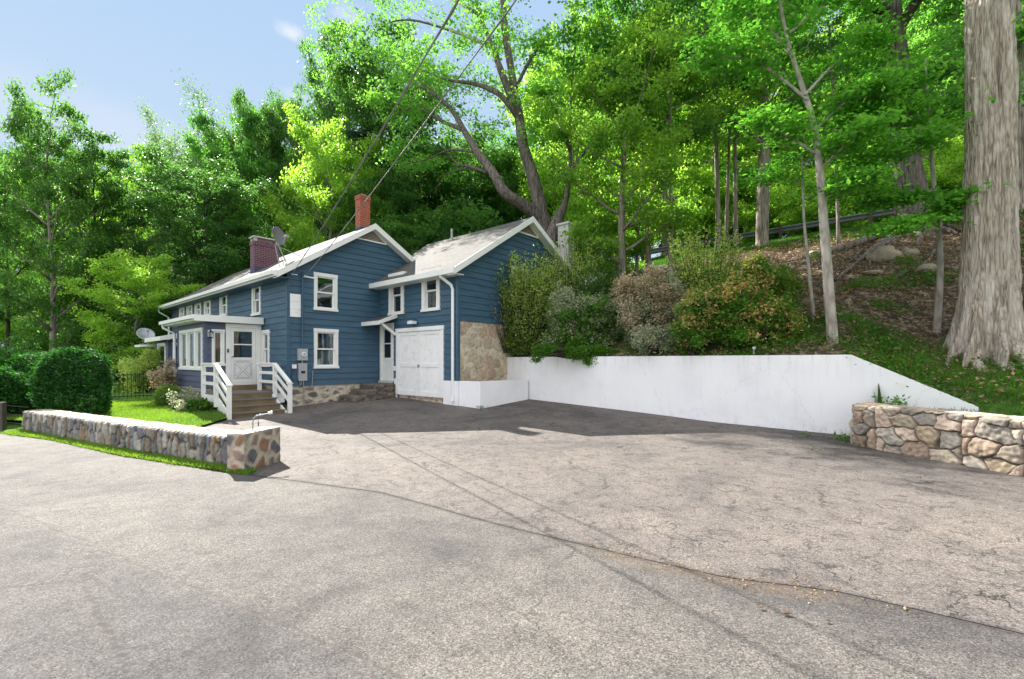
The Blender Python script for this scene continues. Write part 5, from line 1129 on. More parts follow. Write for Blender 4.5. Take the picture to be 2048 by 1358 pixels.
# slim trunks on the bank: foot pixel, crown kind, top, label
SLIM = [
 (1298, 560, 'slimE', -120, .14, 'slim dark trunk nearest the beige shrub on the bank'),
 (1340, 560, 'slimE', -120, .11, 'second slim trunk on the bank behind the beige shrub'),
 (1436, 507, 'slimF', -160, .13, 'slim leaning trunk behind the lime upright shrub'),
 (1452, 492, 'slimE', -160, .09, 'very thin straight trunk between two slim trunks by the guardrail end'),
 (1472, 490, 'slimF', -160, .12, 'slim trunk with a bright side just left of the thicker grey trunk'),
 (1677, 486, 'slimE', -80, .09, 'thin dark trunk on the grassy crest in front of the guardrail'),
 (1273, 556, 'slimE', -60, .07, 'thin pale stem at the left end of the grassy bank'),
]
for i, (px, py, key, top, r, lab) in enumerate(SLIM):
    g = ground_hit(px, py)
    if g.y > 30: g = on_bank(px, 12.5)
    z1 = 1.6+(722-top)/910*g.y; s_ = (z1-g.z)/PROTO[key][2]
    plant(key, (g.x, g.y, g.z-.1), s_, lab, 'slim trees on the bank', name='slim_tree', tilt=(tree_rd.uniform(-.03, .03), tree_rd.uniform(-.05, .03)), sxy=min(1.05, max(.7, r/.13)))
# wood beyond the upper road and on the far slopes
BG = 'trees of the wood beyond the upper road'
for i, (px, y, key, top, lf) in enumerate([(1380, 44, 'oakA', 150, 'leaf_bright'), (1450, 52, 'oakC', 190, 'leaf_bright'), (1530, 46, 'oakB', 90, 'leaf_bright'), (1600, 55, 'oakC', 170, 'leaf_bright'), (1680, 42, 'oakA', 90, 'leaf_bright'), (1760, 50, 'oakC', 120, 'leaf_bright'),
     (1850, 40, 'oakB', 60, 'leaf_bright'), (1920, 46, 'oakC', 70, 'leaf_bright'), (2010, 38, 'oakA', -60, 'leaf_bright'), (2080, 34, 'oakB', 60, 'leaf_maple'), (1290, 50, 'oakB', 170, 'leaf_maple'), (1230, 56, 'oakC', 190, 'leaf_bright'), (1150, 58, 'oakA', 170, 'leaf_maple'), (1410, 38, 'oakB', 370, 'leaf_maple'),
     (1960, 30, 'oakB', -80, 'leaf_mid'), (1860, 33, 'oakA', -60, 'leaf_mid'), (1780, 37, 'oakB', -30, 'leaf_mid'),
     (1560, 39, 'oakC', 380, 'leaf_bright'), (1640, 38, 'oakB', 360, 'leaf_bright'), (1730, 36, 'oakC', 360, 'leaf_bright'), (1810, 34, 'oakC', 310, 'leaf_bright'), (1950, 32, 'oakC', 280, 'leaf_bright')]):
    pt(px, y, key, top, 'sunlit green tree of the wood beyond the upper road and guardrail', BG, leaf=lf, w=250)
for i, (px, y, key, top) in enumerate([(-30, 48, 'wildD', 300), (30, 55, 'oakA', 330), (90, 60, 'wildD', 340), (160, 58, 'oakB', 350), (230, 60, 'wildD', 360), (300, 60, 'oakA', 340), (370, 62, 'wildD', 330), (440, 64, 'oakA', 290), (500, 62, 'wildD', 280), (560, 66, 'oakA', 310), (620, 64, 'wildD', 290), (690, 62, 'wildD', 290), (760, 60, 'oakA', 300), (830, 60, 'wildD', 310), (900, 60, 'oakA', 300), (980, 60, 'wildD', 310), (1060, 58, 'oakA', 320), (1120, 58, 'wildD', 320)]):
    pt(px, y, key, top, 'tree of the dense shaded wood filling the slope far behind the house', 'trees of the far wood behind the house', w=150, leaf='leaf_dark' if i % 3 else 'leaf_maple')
for i, (px, y, top) in enumerate([(120, 34, 640), (180, 40, 640), (235, 38, 640), (60, 36, 630), (300, 36, 640), (0, 34, 620)]):
    pt(px, y, 'bushI' if i % 2 else 'bushJ', top, 'bush at the edge of the wood behind the garden lawn', 'bushes along the garden edge', name='bush', cat='bush')
for i, px in enumerate(range(1370, 2080, 38)):
    d = 22.2+1.6*(i % 3)
    # stand just past the road shoulder
    rx = (px-1024)/910; y = (d+11.97)/(rx*.655+.756); x = rx*y
    plant('bushI', (x, y, H(x, y)-.2), .62+.12*(i*7 % 4), 'sunlit yellow-green bush on the verge beyond the guardrail', 'bushes beyond the guardrail', name='bush', cat='bush', leaf='leaf_bright')

# ---- explicit trees
def build_tree(name, label, base, limbs, bark, leafm, crad, n_per, size, flat=.4, extra=None, seed=1, twist=None, cat='tree', **k):
    t = thing(name, label, cat, base); b = Vector(base); mb = MB(); cl = []; rd = random.Random(seed)
    for L in limbs:
        pts, rads, tw = L[:3]; st_ = L[3] if len(L) > 3 else .3
        pts = [Vector(p)-b for p in pts]
        # smooth the polyline
        P = []; R = []
        for i in range(len(pts)-1):
            for q in range(4):
                f = q/4; p0, p1, p2, p3 = pts[max(i-1, 0)], pts[i], pts[i+1], pts[min(i+2, len(pts)-1)]
                P.append(.5*((2*p1)+(-p0+p2)*f+(2*p0-5*p1+4*p2-p3)*f*f+(-p0+3*p1-3*p2+p3)*f**3)); R.append(rads[i]*(1-f)+rads[i+1]*f)
        P.append(pts[-1]); R.append(rads[-1])
        mb.tube(P, R, 12, wob=.05)
        if tw: 
            tmp = MB(); grow(tmp, P, 0.02, .01, rd, cl, crad, st_, tw, .34, .25, seg=4); 
            m_ = len(P)*4; keep = [f for f in tmp.f if min(f) >= m_]; mb.add(tmp.v, keep)
    mb.build('trunk', MAT[bark], t, smooth=True)
    if cl: quad_obj('crown', cluster_leaves(cl, n_per, size, flat, np.random.default_rng(seed), **k), MAT[leafm], t)
    return t
def L_(lst, tw, st_=.3): return ([at(*q[:3]) for q in lst], [q[3] for q in lst], tw, st_)
_at = at
def at(px, py, y): return _at(px, py, y+(max(0, 1000-px)*.036 if 18 < y < 25 else 0))   # the left limbs lean back over the wood
gb = at(1112, 600, 22.0); gb.z = H(gb.x, gb.y)-.2
gm = build_tree('maple_tree', 'great old double-stemmed maple with furrowed grey limbs behind the garage', tuple(gb), [
  ([gb, at(1103, 520, 22), at(1092, 465, 22), at(1083, 430, 22), at(1078, 400, 22)], [.5, .45, .42, .36, .34], 0),
  L_([(1083, 425, 22, .34), (1065, 350, 22.1, .30), (1046, 290, 22.1, .26), (1036, 220, 22.2, .22), (1022, 140, 22.3, .18), (1010, 60, 22.4, .18), (1004, -20, 22.4, .13), (985, -120, 22.5, .05)], 8, .45),
  L_([(1085, 440, 22, .32), (1050, 412, 21.6, .28), (1010, 385, 21.2, .25), (985, 345, 21, .21), (955, 305, 20.8, .18), (930, 265, 20.6, .15), (905, 222, 20.4, .12), (870, 190, 20.2, .10), (800, 150, 20, .05)], 10, .55),
  L_([(1030, 215, 22.2, .2), (1005, 150, 21.8, .16), (985, 95, 21.6, .12), (960, 30, 21.4, .09), (940, -60, 21.2, .04)], 9, .3),
  L_([(1040, 240, 22.2, .16), (1000, 190, 21.7, .13), (950, 168, 21.4, .10), (890, 158, 21, .07), (820, 130, 20.6, .03)], 9, .35),
  L_([(975, 345, 21, .09), (940, 333, 20.8, .07), (912, 325, 20.7, .05), (885, 290, 20.6, .02)], 0),
  L_([(955, 340, 21, .06), (930, 338, 21, .04), (890, 350, 21, .03), (868, 390, 21, .015)], 0),
  L_([(930, 262, 20.6, .12), (880, 240, 20.2, .09), (830, 215, 20, .05), (780, 235, 19.8, .02)], 8, .3),
  L_([(985, 95, 21.6, .10), (900, 60, 22, .08), (820, 40, 22.4, .06), (770, 50, 22.8, .04), (725, 90, 23.2, .02)], 12, .2),
  L_([(905, 222, 20.4, .10), (840, 160, 20.6, .08), (770, 120, 21, .05), (730, 150, 21.4, .03), (700, 190, 21.6, .02)], 12, .25),
  L_([(1030, 180, 22.2, .10), (1060, 120, 21.6, .07), (1090, 80, 21, .03)], 5, .3),
  L_([(960, 30, 21.4, .09), (870, -20, 22, .07), (820, -30, 22.6, .04), (760, 10, 23, .02)], 10, .25),
  L_([(955, 305, 20.8, .08), (900, 300, 20.2, .05), (850, 320, 19.8, .03), (800, 330, 19.6, .015)], 6, .4),
 ], 'bark_mid', 'leaf_mid', .64, 48, .16, seed=4)
at = _at
sb = at(1098, 560, 20.6); sb.z = H(sb.x, sb.y)-.2
build_tree('maple_tree', 'thick furrowed trunk leaning right between garage gable and concrete pillar', tuple(sb), [
  ([sb, at(1100, 500, 20.6), at(1115, 440, 20.8), at(1132, 400, 21), at(1140, 330, 21.2), at(1140, 220, 21.4), at(1150, 100, 21.5)], [.36, .34, .26, .13, .08, .06, .03], 12, .5),
  L_([(1138, 350, 21.2, .1), (1180, 290, 21, .07), (1225, 250, 20.8, .04), (1260, 260, 20.6, .02)], 9, .3),
  L_([(1140, 300, 21.2, .1), (1110, 220, 20.8, .07), (1080, 180, 20.6, .04)], 8, .3),
  L_([(1142, 200, 21.4, .1), (1200, 130, 21, .07), (1260, 120, 20.8, .04), (1310, 140, 20.6, .02)], 10, .3)], 'bark_mid', 'leaf_mid', .6, 46, .16, seed=9)
# crest tree with the exposed roots
cb = ground_hit(1828, 462); cy = cb.y
def root(pixels, r0, r1, lift=.6):
    P = []
    for i, (px, py) in enumerate(pixels):
        g = ground_hit(px, py); r = r0+(r1-r0)*i/(len(pixels)-1); g.z += r*lift; P.append(g)
    r0 *= .72; return (P, [r0+(r1-r0)*i/(len(P)-1) for i in range(len(P))], 0)
build_tree('oak_tree', 'big brown-barked tree on the crest with exposed roots spreading down the bank', tuple(cb), [
  ([cb-Vector((0, 0, .5)), cb+Vector((0, 0, .15)), at(1826, 430, cy), at(1821, 390, cy), at(1814, 340, cy), at(1805, 250, cy), at(1795, 150, cy), at(1782, 60, cy), at(1772, -10, cy), at(1755, -150, cy)], [.9, .74, .58, .50, .46, .44, .41, .39, .37, .28], 0),
  root([(1815, 462), (1790, 468), (1745, 482), (1695, 498), (1645, 512), (1600, 522), (1555, 528)], .26, .05), root([(1818, 468), (1785, 480), (1750, 500), (1725, 520), (1690, 548), (1672, 562)], .2, .03), root([(1820, 470), (1770, 492), (1745, 515), (1738, 540)], .13, .03),
  root([(1725, 500), (1700, 525), (1650, 560), (1640, 575)], .06, .02), root([(1655, 512), (1620, 535), (1575, 545)], .06, .02), root([(1868, 505), (1855, 525), (1815, 545), (1785, 562)], .07, .025), root([(1795, 505), (1800, 520), (1815, 530), (1820, 528)], .07, .04), root([(1800, 520), (1775, 535), (1762, 550)], .06, .02),
  root([(1840, 465), (1870, 462), (1900, 465), (1915, 470)], .2, .03), root([(1832, 470), (1840, 485), (1830, 495)], .2, .05), root([(1815, 465), (1770, 500), (1735, 512), (1690, 520)], .1, .03), root([(1855, 455), (1890, 452), (1925, 462)], .12, .03), root([(1700, 497), (1660, 520), (1600, 545), (1560, 560)], .05, .02),
  L_([(1775, 20, cy, .25), (1730, 0, cy-1, .2), (1660, -20, cy-2, .12), (1580, -10, cy-3, .05)], 12, .3), L_([(1795, 60, cy, .2), (1850, -20, cy-1, .15), (1900, -60, cy-2, .06)], 10, .3),
  L_([(1760, -60, cy, .2), (1700, -100, cy, .15), (1600, -130, cy-.5, .06)], 10, .3), L_([(1800, 200, cy, .1), (1850, 150, cy-.8, .07), (1905, 140, cy-1.4, .03)], 8, .3)], 'bark_mid', 'leaf_maple', .75, 44, .15, seed=12)
# grey trunk left on the crest
for (fx, fy, r, tops, lab, lf, sd) in [
   (1524, 492, .26, [(1526, 400), (1527, 280), (1526, 150), (1524, 20), (1522, -120)], 'straight grey trunk standing in front of the guardrail, thickest of the slim ones', 'leaf_maple', 3),
   (2033, 425, .26, [(2036, 340), (2034, 230), (2030, 100), (2026, -40)], 'grey tree on the upper bank seen right of the huge trunk', 'leaf_maple', 5)]:
    g = ground_hit(fx, fy); y = g.y
    build_tree('grey_tree', lab, tuple(g), [([g-Vector((0, 0, .3)), g+Vector((0, 0, .25))]+[at(a, b, y) for a, b in tops], [r*1.7, r*1.05]+[r*(1-.12*i) for i in range(len(tops))], 0)] +
      [L_([(tops[2][0], tops[1][1]+dy, y, .09), (tops[2][0]+dx*.5, tops[1][1]+dy-40, y+dyy*.5, .06), (tops[2][0]+dx, tops[1][1]+dy-60, y+dyy, .025)], 8, .25) for dx, dy, dyy in ((-90, 10, -1), (95, -40, 1), (-100, -90, 1.5), (90, -130, -1.5), (-60, -200, -1), (100, -230, 1))],
      'bark', lf, .7, 46, .15, seed=sd)
# near saplings above the white wall, with broad fresh leaves
def sapling(fx, fy, path, r, limbs, lab, seed, size=.12, n_per=42, crad=.42, bark='bark_pale'):
    g = ground_hit(fx, fy, 8.5); y = g.y
    build_tree('young_maple', lab, tuple(g), [([g-Vector((0, 0, .3))]+[g+Vector((0, 0, .02))]+[at(a, b, y+dy) for a, b, dy in path], [r*1.15, r]+[r*(1-.75*(i+1)/len(path)) for i in range(len(path))], 4, .75)] +
      [L_([(a, b, y+dy, rr) for a, b, dy, rr in lm], 9, .15) for lm in limbs], bark, 'leaf_near', crad, n_per, size, .28, seed=seed, upb=1.2)
sapling(1665, 684, [(1655, 540, 0), (1645, 420, 0), (1638, 320, .1), (1625, 240, .2), (1600, 160, .3), (1570, 60, .3), (1550, -60, .3)], .115,
  [[(1640, 340, .1, .04), (1690, 290, -.4, .025), (1740, 250, -.8, .01)], [(1636, 310, .1, .03), (1570, 270, .3, .03), (1500, 240, .6, .01)], [(1630, 260, .2, .03), (1700, 200, .0, .03), (1780, 190, -.3, .01)],
   [(1615, 200, .2, .035), (1540, 140, .8, .035), (1470, 115, 1.2, .02), (1400, 120, 1.6, .01)], [(1610, 190, .2, .04), (1680, 120, .4, .025), (1760, 90, .4, .01)], [(1590, 120, .3, .04), (1520, 40, .9, .02), (1450, 10, 1.4, .01)], [(1575, 70, .3, .04), (1650, 10, .3, .02), (1740, 0, .2, .01)],
   [(1645, 400, .0, .02), (1700, 370, -.3, .014), (1740, 350, -.5, .008)]],
  'pale smooth young maple trunk rising just behind the white wall', 41)
sapling(1873, 668, [(1880, 560, 0), (1878, 470, 0), (1868, 370, 0), (1862, 300, 0), (1855, 200, 0), (1850, 110, 0)], .075,
  [[(1866, 380, 0, .02), (1810, 400, .2, .014), (1740, 395, .5, .008)], [(1868, 400, 0, .02), (1900, 420, -.4, .012), (1920, 400, -.8, .006)], [(1862, 320, 0, .025), (1800, 300, -.2, .015), (1720, 320, -.3, .008)], [(1860, 280, 0, .025), (1790, 240, .1, .015), (1700, 240, .2, .008)],
   [(1858, 240, 0, .02), (1900, 220, .3, .012), (1940, 210, .6, .006)], [(1856, 210, 0, .02), (1800, 170, -.2, .012), (1740, 180, -.4, .006)], [(1868, 440, 0, .015), (1830, 450, -.4, .01), (1790, 455, -.6, .006)]],
  'slender pale sapling left of the huge trunk, carrying broad layered leaves', 43)
sapling(1627, 645, [(1618, 540, 0), (1608, 440, 0), (1605, 340, 0), (1602, 290, 0)], .05,
  [[(1606, 400, 0, .02), (1650, 380, .2, .01), (1690, 375, .4, .006)], [(1606, 370, 0, .02), (1560, 350, .2, .01), (1520, 355, .4, .006)], [(1604, 330, 0, .02), (1650, 300, -.2, .01), (1690, 300, -.4, .006)]],
  'thin pale sapling left of the pale young maple trunk', 47, size=.10, n_per=24, crad=.35)

# ---- the huge foreground trunk
def huge_trunk():
    base = Vector((10.28, 9.85, 0)); base.z = H(10.28, 9.85)-.02; t = thing('giant_maple', 'huge pale furrowed maple trunk with flared roots at the right edge', 'tree', tuple(base))
    mb = MB(); na, nz_ = 260, 420; zt = 11.5; vs = []
    lobes = [(3.5, .50, .10), (4.25, .62, .13), (4.9, .40, .09), (5.5, .55, .12), (.1, .5, .12), (1.3, .4, .12), (2.3, .5, .12), (2.95, .35, .1)]
    zs = -.5+(zt+.5)*(np.linspace(0, 1, nz_+1)**1.25)
    for z in zs:
        r0 = .395+.08*math.exp(-max(z, 0)/1.6)+.03*math.exp(-max(z, 0)/.4)-.003*z
        cx, cy_ = .10*(1-math.exp(-z/2.5))+.016*z, 0.02*z
        notch = float(sstep(np.float64(z), 3.6, 6.2))
        for k in range(na):
            th = 2*math.pi*k/na; r = r0
            for (la, am, wd) in lobes:
                dth = math.atan2(math.sin(th-la-.12*z), math.cos(th-la-.12*z)); r += am*.5*math.exp(-(dth/(wd*(1+.5*max(z, 0))))**2)*math.exp(-max(z+.05, 0)/.42)
                r += .05*math.exp(-(dth/.25)**2)*math.exp(-max(z, 0)/3)
            for na_ in (4.35, 1.2):
                dth = math.atan2(math.sin(th-na_), math.cos(th-na_)); r -= .13*notch*math.exp(-(dth/.20)**2)
            x, y = math.cos(th), math.sin(th)
            rid = abs(mnoise.noise(Vector((x*6.5+.4*math.sin(z*2.3), y*6.5, z*.9))))+.6*abs(mnoise.noise(Vector((x*14+5, y*14, z*2.2)))); r += .06*(rid-.3)*min(1, .5+z*.3 if z > 0 else .5)+.03*mnoise.noise(Vector((x*1.5, y*1.5, z*.8)))
            r += .012*mnoise.noise(Vector((x*26, y*26, z*4)))
            vs.append((cx+x*r, cy_+y*r, z))
    fs = [(i*na+k, i*na+(k+1) % na, (i+1)*na+(k+1) % na, (i+1)*na+k) for i in range(len(zs)-1) for k in range(na)]
    mb.add(vs, fs)
    rd = random.Random(3)
    for (az, ln, r0) in ((3.7, 1.0, .12), (4.1, .9, .12), (4.5, 1.3, .14), (4.9, 1.0, .12), (5.4, 1.4, .14), (3.2, .9, .10), (5.9, 1.2, .12)):
        P = []; R = []
        for i in range(9):
            k = i/8; rr = .42+ln*k*.8; a = az+.22*math.sin(k*4+az*3); x, y = math.cos(a)*rr+.03, math.sin(a)*rr; gz = H(base.x+x, base.y+y)-base.z
            P.append(Vector((x, y, gz+r0*(.1-1.0*k)+.26*math.exp(-k*4.0)))); R.append(r0*(1-.7*k)*(1+.12*math.sin(i*2.1)))
        tmp = MB(); tmp.tube(P, R, 14, wob=.12); mb.add(tmp.v, tmp.f)
    mb.build('trunk', MAT['bark_big'], t, smooth=True)
    tr = MB(); cl = []
    for i in range(12):
        az = i*2.4; p = Vector((.3, .2, 9.6+.15*i)); dv = Vector((math.cos(az), math.sin(az), .7+.05*i)).normalized(); ln = 5.0
        grow(tr, [p+dv*ln*k/5 for k in range(6)], .2, .03, rd, cl, .8, .3, 7, .4)
    tr.build('limbs', MAT['bark_big'], t, smooth=True); quad_obj('crown', cluster_leaves(cl, 30, .2), MAT['leaf_maple'], t)
    # a few fresh shoots hanging near the bark
    for (px, py, dy) in ((1975, 178, 8.9), (1990, 195, 8.9)):
        a = at(px, py, dy)-base; quad_obj('shoot', cluster_leaves([(a.x, a.y, a.z, .10)], 6, .13, .5), MAT['leaf_near'], t)
huge_trunk()

# ---- boulders on the bank
def rock(px, py, size, sc, label, seed, name='boulder', dz=.25):
    g = ground_hit(px, py); t = tag(None or MBrock(size, sc, seed).build(name, MAT['rock'], smooth=True), label, 'rock', None); t.location = (g.x, g.y, g.z+size*dz*sc[2]); t.rotation_euler = (0, 0, seed); return t
def MBrock(size, sc, seed):
    mb = MB(); mb.sphere((0, 0, 0), 1, 28, 18)
    mb.v = [tuple(np.array(v)*size*np.array(sc)*(1+.28*mnoise.noise(Vector(v)*1.3+Vector((seed*3.1, 0, 0)))+.10*mnoise.noise(Vector(v)*4+Vector((seed, 2, 0))))) for v in mb.v]; return mb
for px, py, sz, sc, lab in [(1768, 520, .42, (1.1, .8, .75), 'largest tan boulder under the exposed roots'), (1814, 515, .27, (1.1, .8, .8), 'round mossy boulder right of the largest tan boulder'), (1855, 543, .36, (1.2, .7, .45), 'flat boulder below the round mossy one'),
      (1745, 548, .22, (1.3, .8, .4), 'flat reddish rock below the largest tan boulder'), (1700, 560, .15, (1.4, .8, .6), 'small pale rock at the tip of the roots'), (1800, 624, .13, (1.4, .8, .5), 'single whitish stone half way down the bank'), (1697, 612, .13, (.8, .7, 1.3), 'small upright pointed stone on the bank'),
      (1728, 671, .06, (1.2, .9, .7), 'small white stone low on the bank'), (1625, 508, .14, (1.5, .9, .6), 'pale rock beside the leaning roots on the crest edge'), (1600, 542, .12, (1.3, .9, .6), 'grey stone at the left end of the dark bank'), (2035, 655, .22, (1.0, .8, .9), 'pale boulder right of the huge trunk')]:
    rock(px, py, sz, sc, lab, len(lab))

# ---- shrubs on the white wall
def shrub(name, label, base, blobs, leafm, size, n, seed, stems=8, flat=.8, upb=.5, asp=.5, crad=.2, leaf2=None, bark='bark_dark'):
    """blobs: centre and half-axes in metres, relative to the base."""
    t = thing(name, label, 'shrub', tuple(base)); r = np.random.default_rng(seed); rd = random.Random(seed); cl = []; mb = MB()
    nb = []
    for (cx, cy_, cz, ax, ay, az) in blobs:
        nb.append((cx, cy_, cz, ax*.72, ay*.72, az*.72))
        for q in range(6):
            v = r.normal(size=3); v /= np.linalg.norm(v); v[2] = abs(v[2])*.9 if q < 4 else v[2]; f = .24+.24*r.random()
            nb.append((cx+v[0]*ax*.92, cy_+v[1]*ay*.85, cz+v[2]*az*.92, ax*f, ay*f, az*f))
    blobs = nb; tot = sum(b[3]*b[4]*b[5] for b in blobs)
    for (cx, cy_, cz, ax, ay, az) in blobs:
        m_ = max(6, int(n*(ax*ay*az)/tot))
        for i in range(m_):
            v = r.normal(size=3); v /= np.linalg.norm(v); k = (.35+.65*r.random())**.6
            p = np.array([cx, cy_, cz])+v*np.array([ax, ay, az])*k*(1+.34*mnoise.noise(Vector(v*1.9+np.array([seed*1.7, 0, 0]))))
            if p[2] < -.35: continue
            cl.append((p[0], p[1], p[2], crad*(.7+.6*r.random())))
        for i in range(2):
            v = r.normal(size=3); v /= np.linalg.norm(v); q = Vector((cx+v[0]*ax*.75, cy_+v[1]*ay*.75, cz+abs(v[2])*az*.75)); b0 = Vector((rd.uniform(-.15, .15)+cx*.3, rd.uniform(-.1, .1)+cy_*.3, -.1))
            mid = b0.lerp(q, .5)+Vector((rd.uniform(-.12, .12), rd.uniform(-.12, .12), .05)); mb.tube([b0, mid, q], [.028, .018, .006], 5)
    for i in range(int(n/14)):      # long young shoots standing out of the outline
        b = blobs[rd.randrange(len(blobs))]; v = r.normal(size=3); v /= np.linalg.norm(v); v[2] = abs(v[2]); p0 = np.array([b[0]+v[0]*b[3]*.8, b[1]+v[1]*b[4]*.8, b[2]+v[2]*b[5]*.8]); ln = rd.uniform(.15, .38)*min(1, b[3]*2.5)
        for k in (.4, .7, 1.0): e = p0+(v*.6+np.array([0, 0, .5]))*ln*k; cl.append((e[0], e[1], e[2], crad*.42))
    tdir = None
    mb.build('stems', MAT[bark], t, smooth=True)
    if leaf2:
        zm = max(c[2] for c in cl); c2 = [c for c in cl if r.random() < .75-.75*c[2]/zm or mnoise.noise(Vector(c[:3])*2.3) > .28]; ids = set(map(id, c2)); c1 = [c for c in cl if id(c) not in ids]
        quad_obj('foliage', cluster_leaves(c2, 24, size*1.1, flat, r, upb=upb, asp=asp), MAT[leaf2], t); cl = c1
    v = cluster_leaves(cl, 26, size, flat, r, upb=upb, asp=asp)
    quad_obj('foliage', v, MAT[leafm], t)
    return t
def sprig_shrub(name, label, base, n, h, spread, leafm, size, seed, per=42, lean=(0, 0)):
    """Upright shrub of many leafy wands."""
    t = thing(name, label, 'shrub', tuple(base)); rd = random.Random(seed); r = np.random.default_rng(seed); mb = MB(); pts = []; dirs = []
    for i in range(n):
        az = rd.uniform(0, 6.28); sp = spread*math.sqrt(rd.random()); hh = h*rd.uniform(.55, 1.08); b0 = Vector((math.cos(az)*sp*.25, math.sin(az)*sp*.25, -.1)); tp = Vector((math.cos(az)*sp+lean[0], math.sin(az)*sp*.8+lean[1], hh)); md = b0.lerp(tp, .5)+Vector((rd.uniform(-.1, .1), rd.uniform(-.1, .1), .1))
        mb.tube([b0, md, tp], [.012, .008, .003], 4, cap=False)
        for j in range(per):
            k = .15+.85*rd.random(); p = b0.lerp(md, k*2) if k < .5 else md.lerp(tp, k*2-1); a = rd.uniform(0, 6.28); s_ = .075*(1.25-k*.7)
            pts.append((p.x+math.cos(a)*s_, p.y+math.sin(a)*s_, p.z+rd.uniform(-.02, .04))); dirs.append((math.cos(a), math.sin(a), .7))
    mb.build('stems', MAT['bark_dark'], t); quad_obj('foliage', leaf_geo(np.array(pts), size, upb=.5, asp=.5, r=r, tdir=np.array(dirs)), MAT[leafm], t); return t
def wallpt(px, y, z=None):   # foot of a shrub behind the wall at bearing px
    x = (px-1024)/910*y; return Vector((x, y, H(x, y) if z is None else z))
sprig_shrub('flowering_shrub', 'tall lime-green twiggy shrub against the garage side window', on_bank(1050, .45), 240, 3.3, 1.3, 'lime', .095, 61, 66, lean=(.1, -.2))
sprig_shrub('flowering_shrub', 'blue-green drooping shrub at the left against the garage siding', on_bank(1020, .15)+Vector((-.1, -.1, .3)), 70, 2.0, .95, 'silver', .07, 62, 52, lean=(-.25, -.2))
sprig_shrub('flowering_shrub', 'feathery light green shrub below the concrete pillar', on_bank(1140, 2.4), 170, 3.2, 1.35, 'lime', .075, 63, 54)
sprig_shrub('flowering_shrub', 'soft green shrub filling behind the grey-leaved one', on_bank(1205, 2.2), 120, 2.2, 1.3, 'fern', .08, 73, 50)
shrub('pieris_shrub', 'dark green shrub with red tips spilling over the left end of the white wall', on_bank(1050, .5), [(0, -.1, .95, .75, .55, .95), (-.3, -.3, .35, .7, .45, .6), (.4, -.3, .35, .6, .45, .6), (.05, -.1, 1.75, .4, .35, .55), (.5, .1, 1.3, .4, .35, .5)], 'pieris', .085, 520, 64, crad=.18)
shrub('silver_shrub', 'grey-leaved shrub drooping over the white wall, second from the garage', on_bank(1168, .65), [(0, 0, 1.05, 1.05, .75, 1.0), (-.55, -.15, .6, .75, .6, .75), (.6, -.1, .6, .75, .6, .7), (.1, -.5, .12, .6, .35, .35)], 'silver', .075, 860, 65, crad=.18, leaf2='fern')
shrub('trailing_plant', 'green leafy sprays trailing down the white wall face under the grey shrub', on_bank(1175, .3), [(0, -.42, .06, .42, .12, .26), (-.4, -.45, .12, .3, .1, .2), (.45, -.45, .02, .35, .1, .24), (-1.5, -.42, .1, .4, .1, .2)], 'fern', .07, 120, 66, crad=.10, stems=4)
shrub('beige_shrub', 'tall dry beige-leaved shrub in the middle of the white wall', on_bank(1300, 1.0), [(0, 0, 1.1, .95, .75, 1.05), (-.25, 0, 1.7, .65, .55, .6), (.4, -.1, .6, .7, .55, .65), (-.6, -.1, .7, .5, .5, .6)], 'beige', .07, 640, 67, crad=.16, leaf2='silver')
shrub('silver_shrub', 'low green-grey shrub at the foot of the beige shrub', on_bank(1325, .4), [(0, -.1, .38, .75, .45, .48), (.45, -.1, .3, .5, .4, .4), (-.5, -.05, .25, .4, .35, .35)], 'silver', .07, 230, 68, crad=.15)
sprig_shrub('flowering_shrub', 'upright lime-yellow shrub behind the orange-tipped ones', on_bank(1410, 2.6), 170, 2.8, 1.25, 'lime', .085, 69, 58)
shrub('pieris_shrub', 'orange-tipped shrub right of the beige shrub', on_bank(1408, .55), [(0, 0, .7, .75, .55, .75), (.2, .05, 1.2, .5, .45, .55), (-.35, -.1, .4, .5, .45, .5)], 'pieris_orange', .085, 440, 70, crad=.16, leaf2='fern')
shrub('pieris_shrub', 'largest orange and green shrub at the right of the row on the white wall', on_bank(1500, .7), [(0, 0, .75, .9, .65, .85), (.05, .1, 1.35, .65, .55, .6), (.8, -.25, .5, .6, .5, .55), (-.45, 0, .45, .55, .5, .55), (.1, .1, 1.9, .24, .2, .38)], 'pieris_orange', .085, 680, 71, crad=.16, leaf2='fern')
shrub('pieris_shrub', 'small green shrub with few orange tips behind the largest orange one', on_bank(1548, 1.7), [(0, 0, 1.0, .8, .6, .75)], 'pieris', .085, 240, 72, crad=.17)

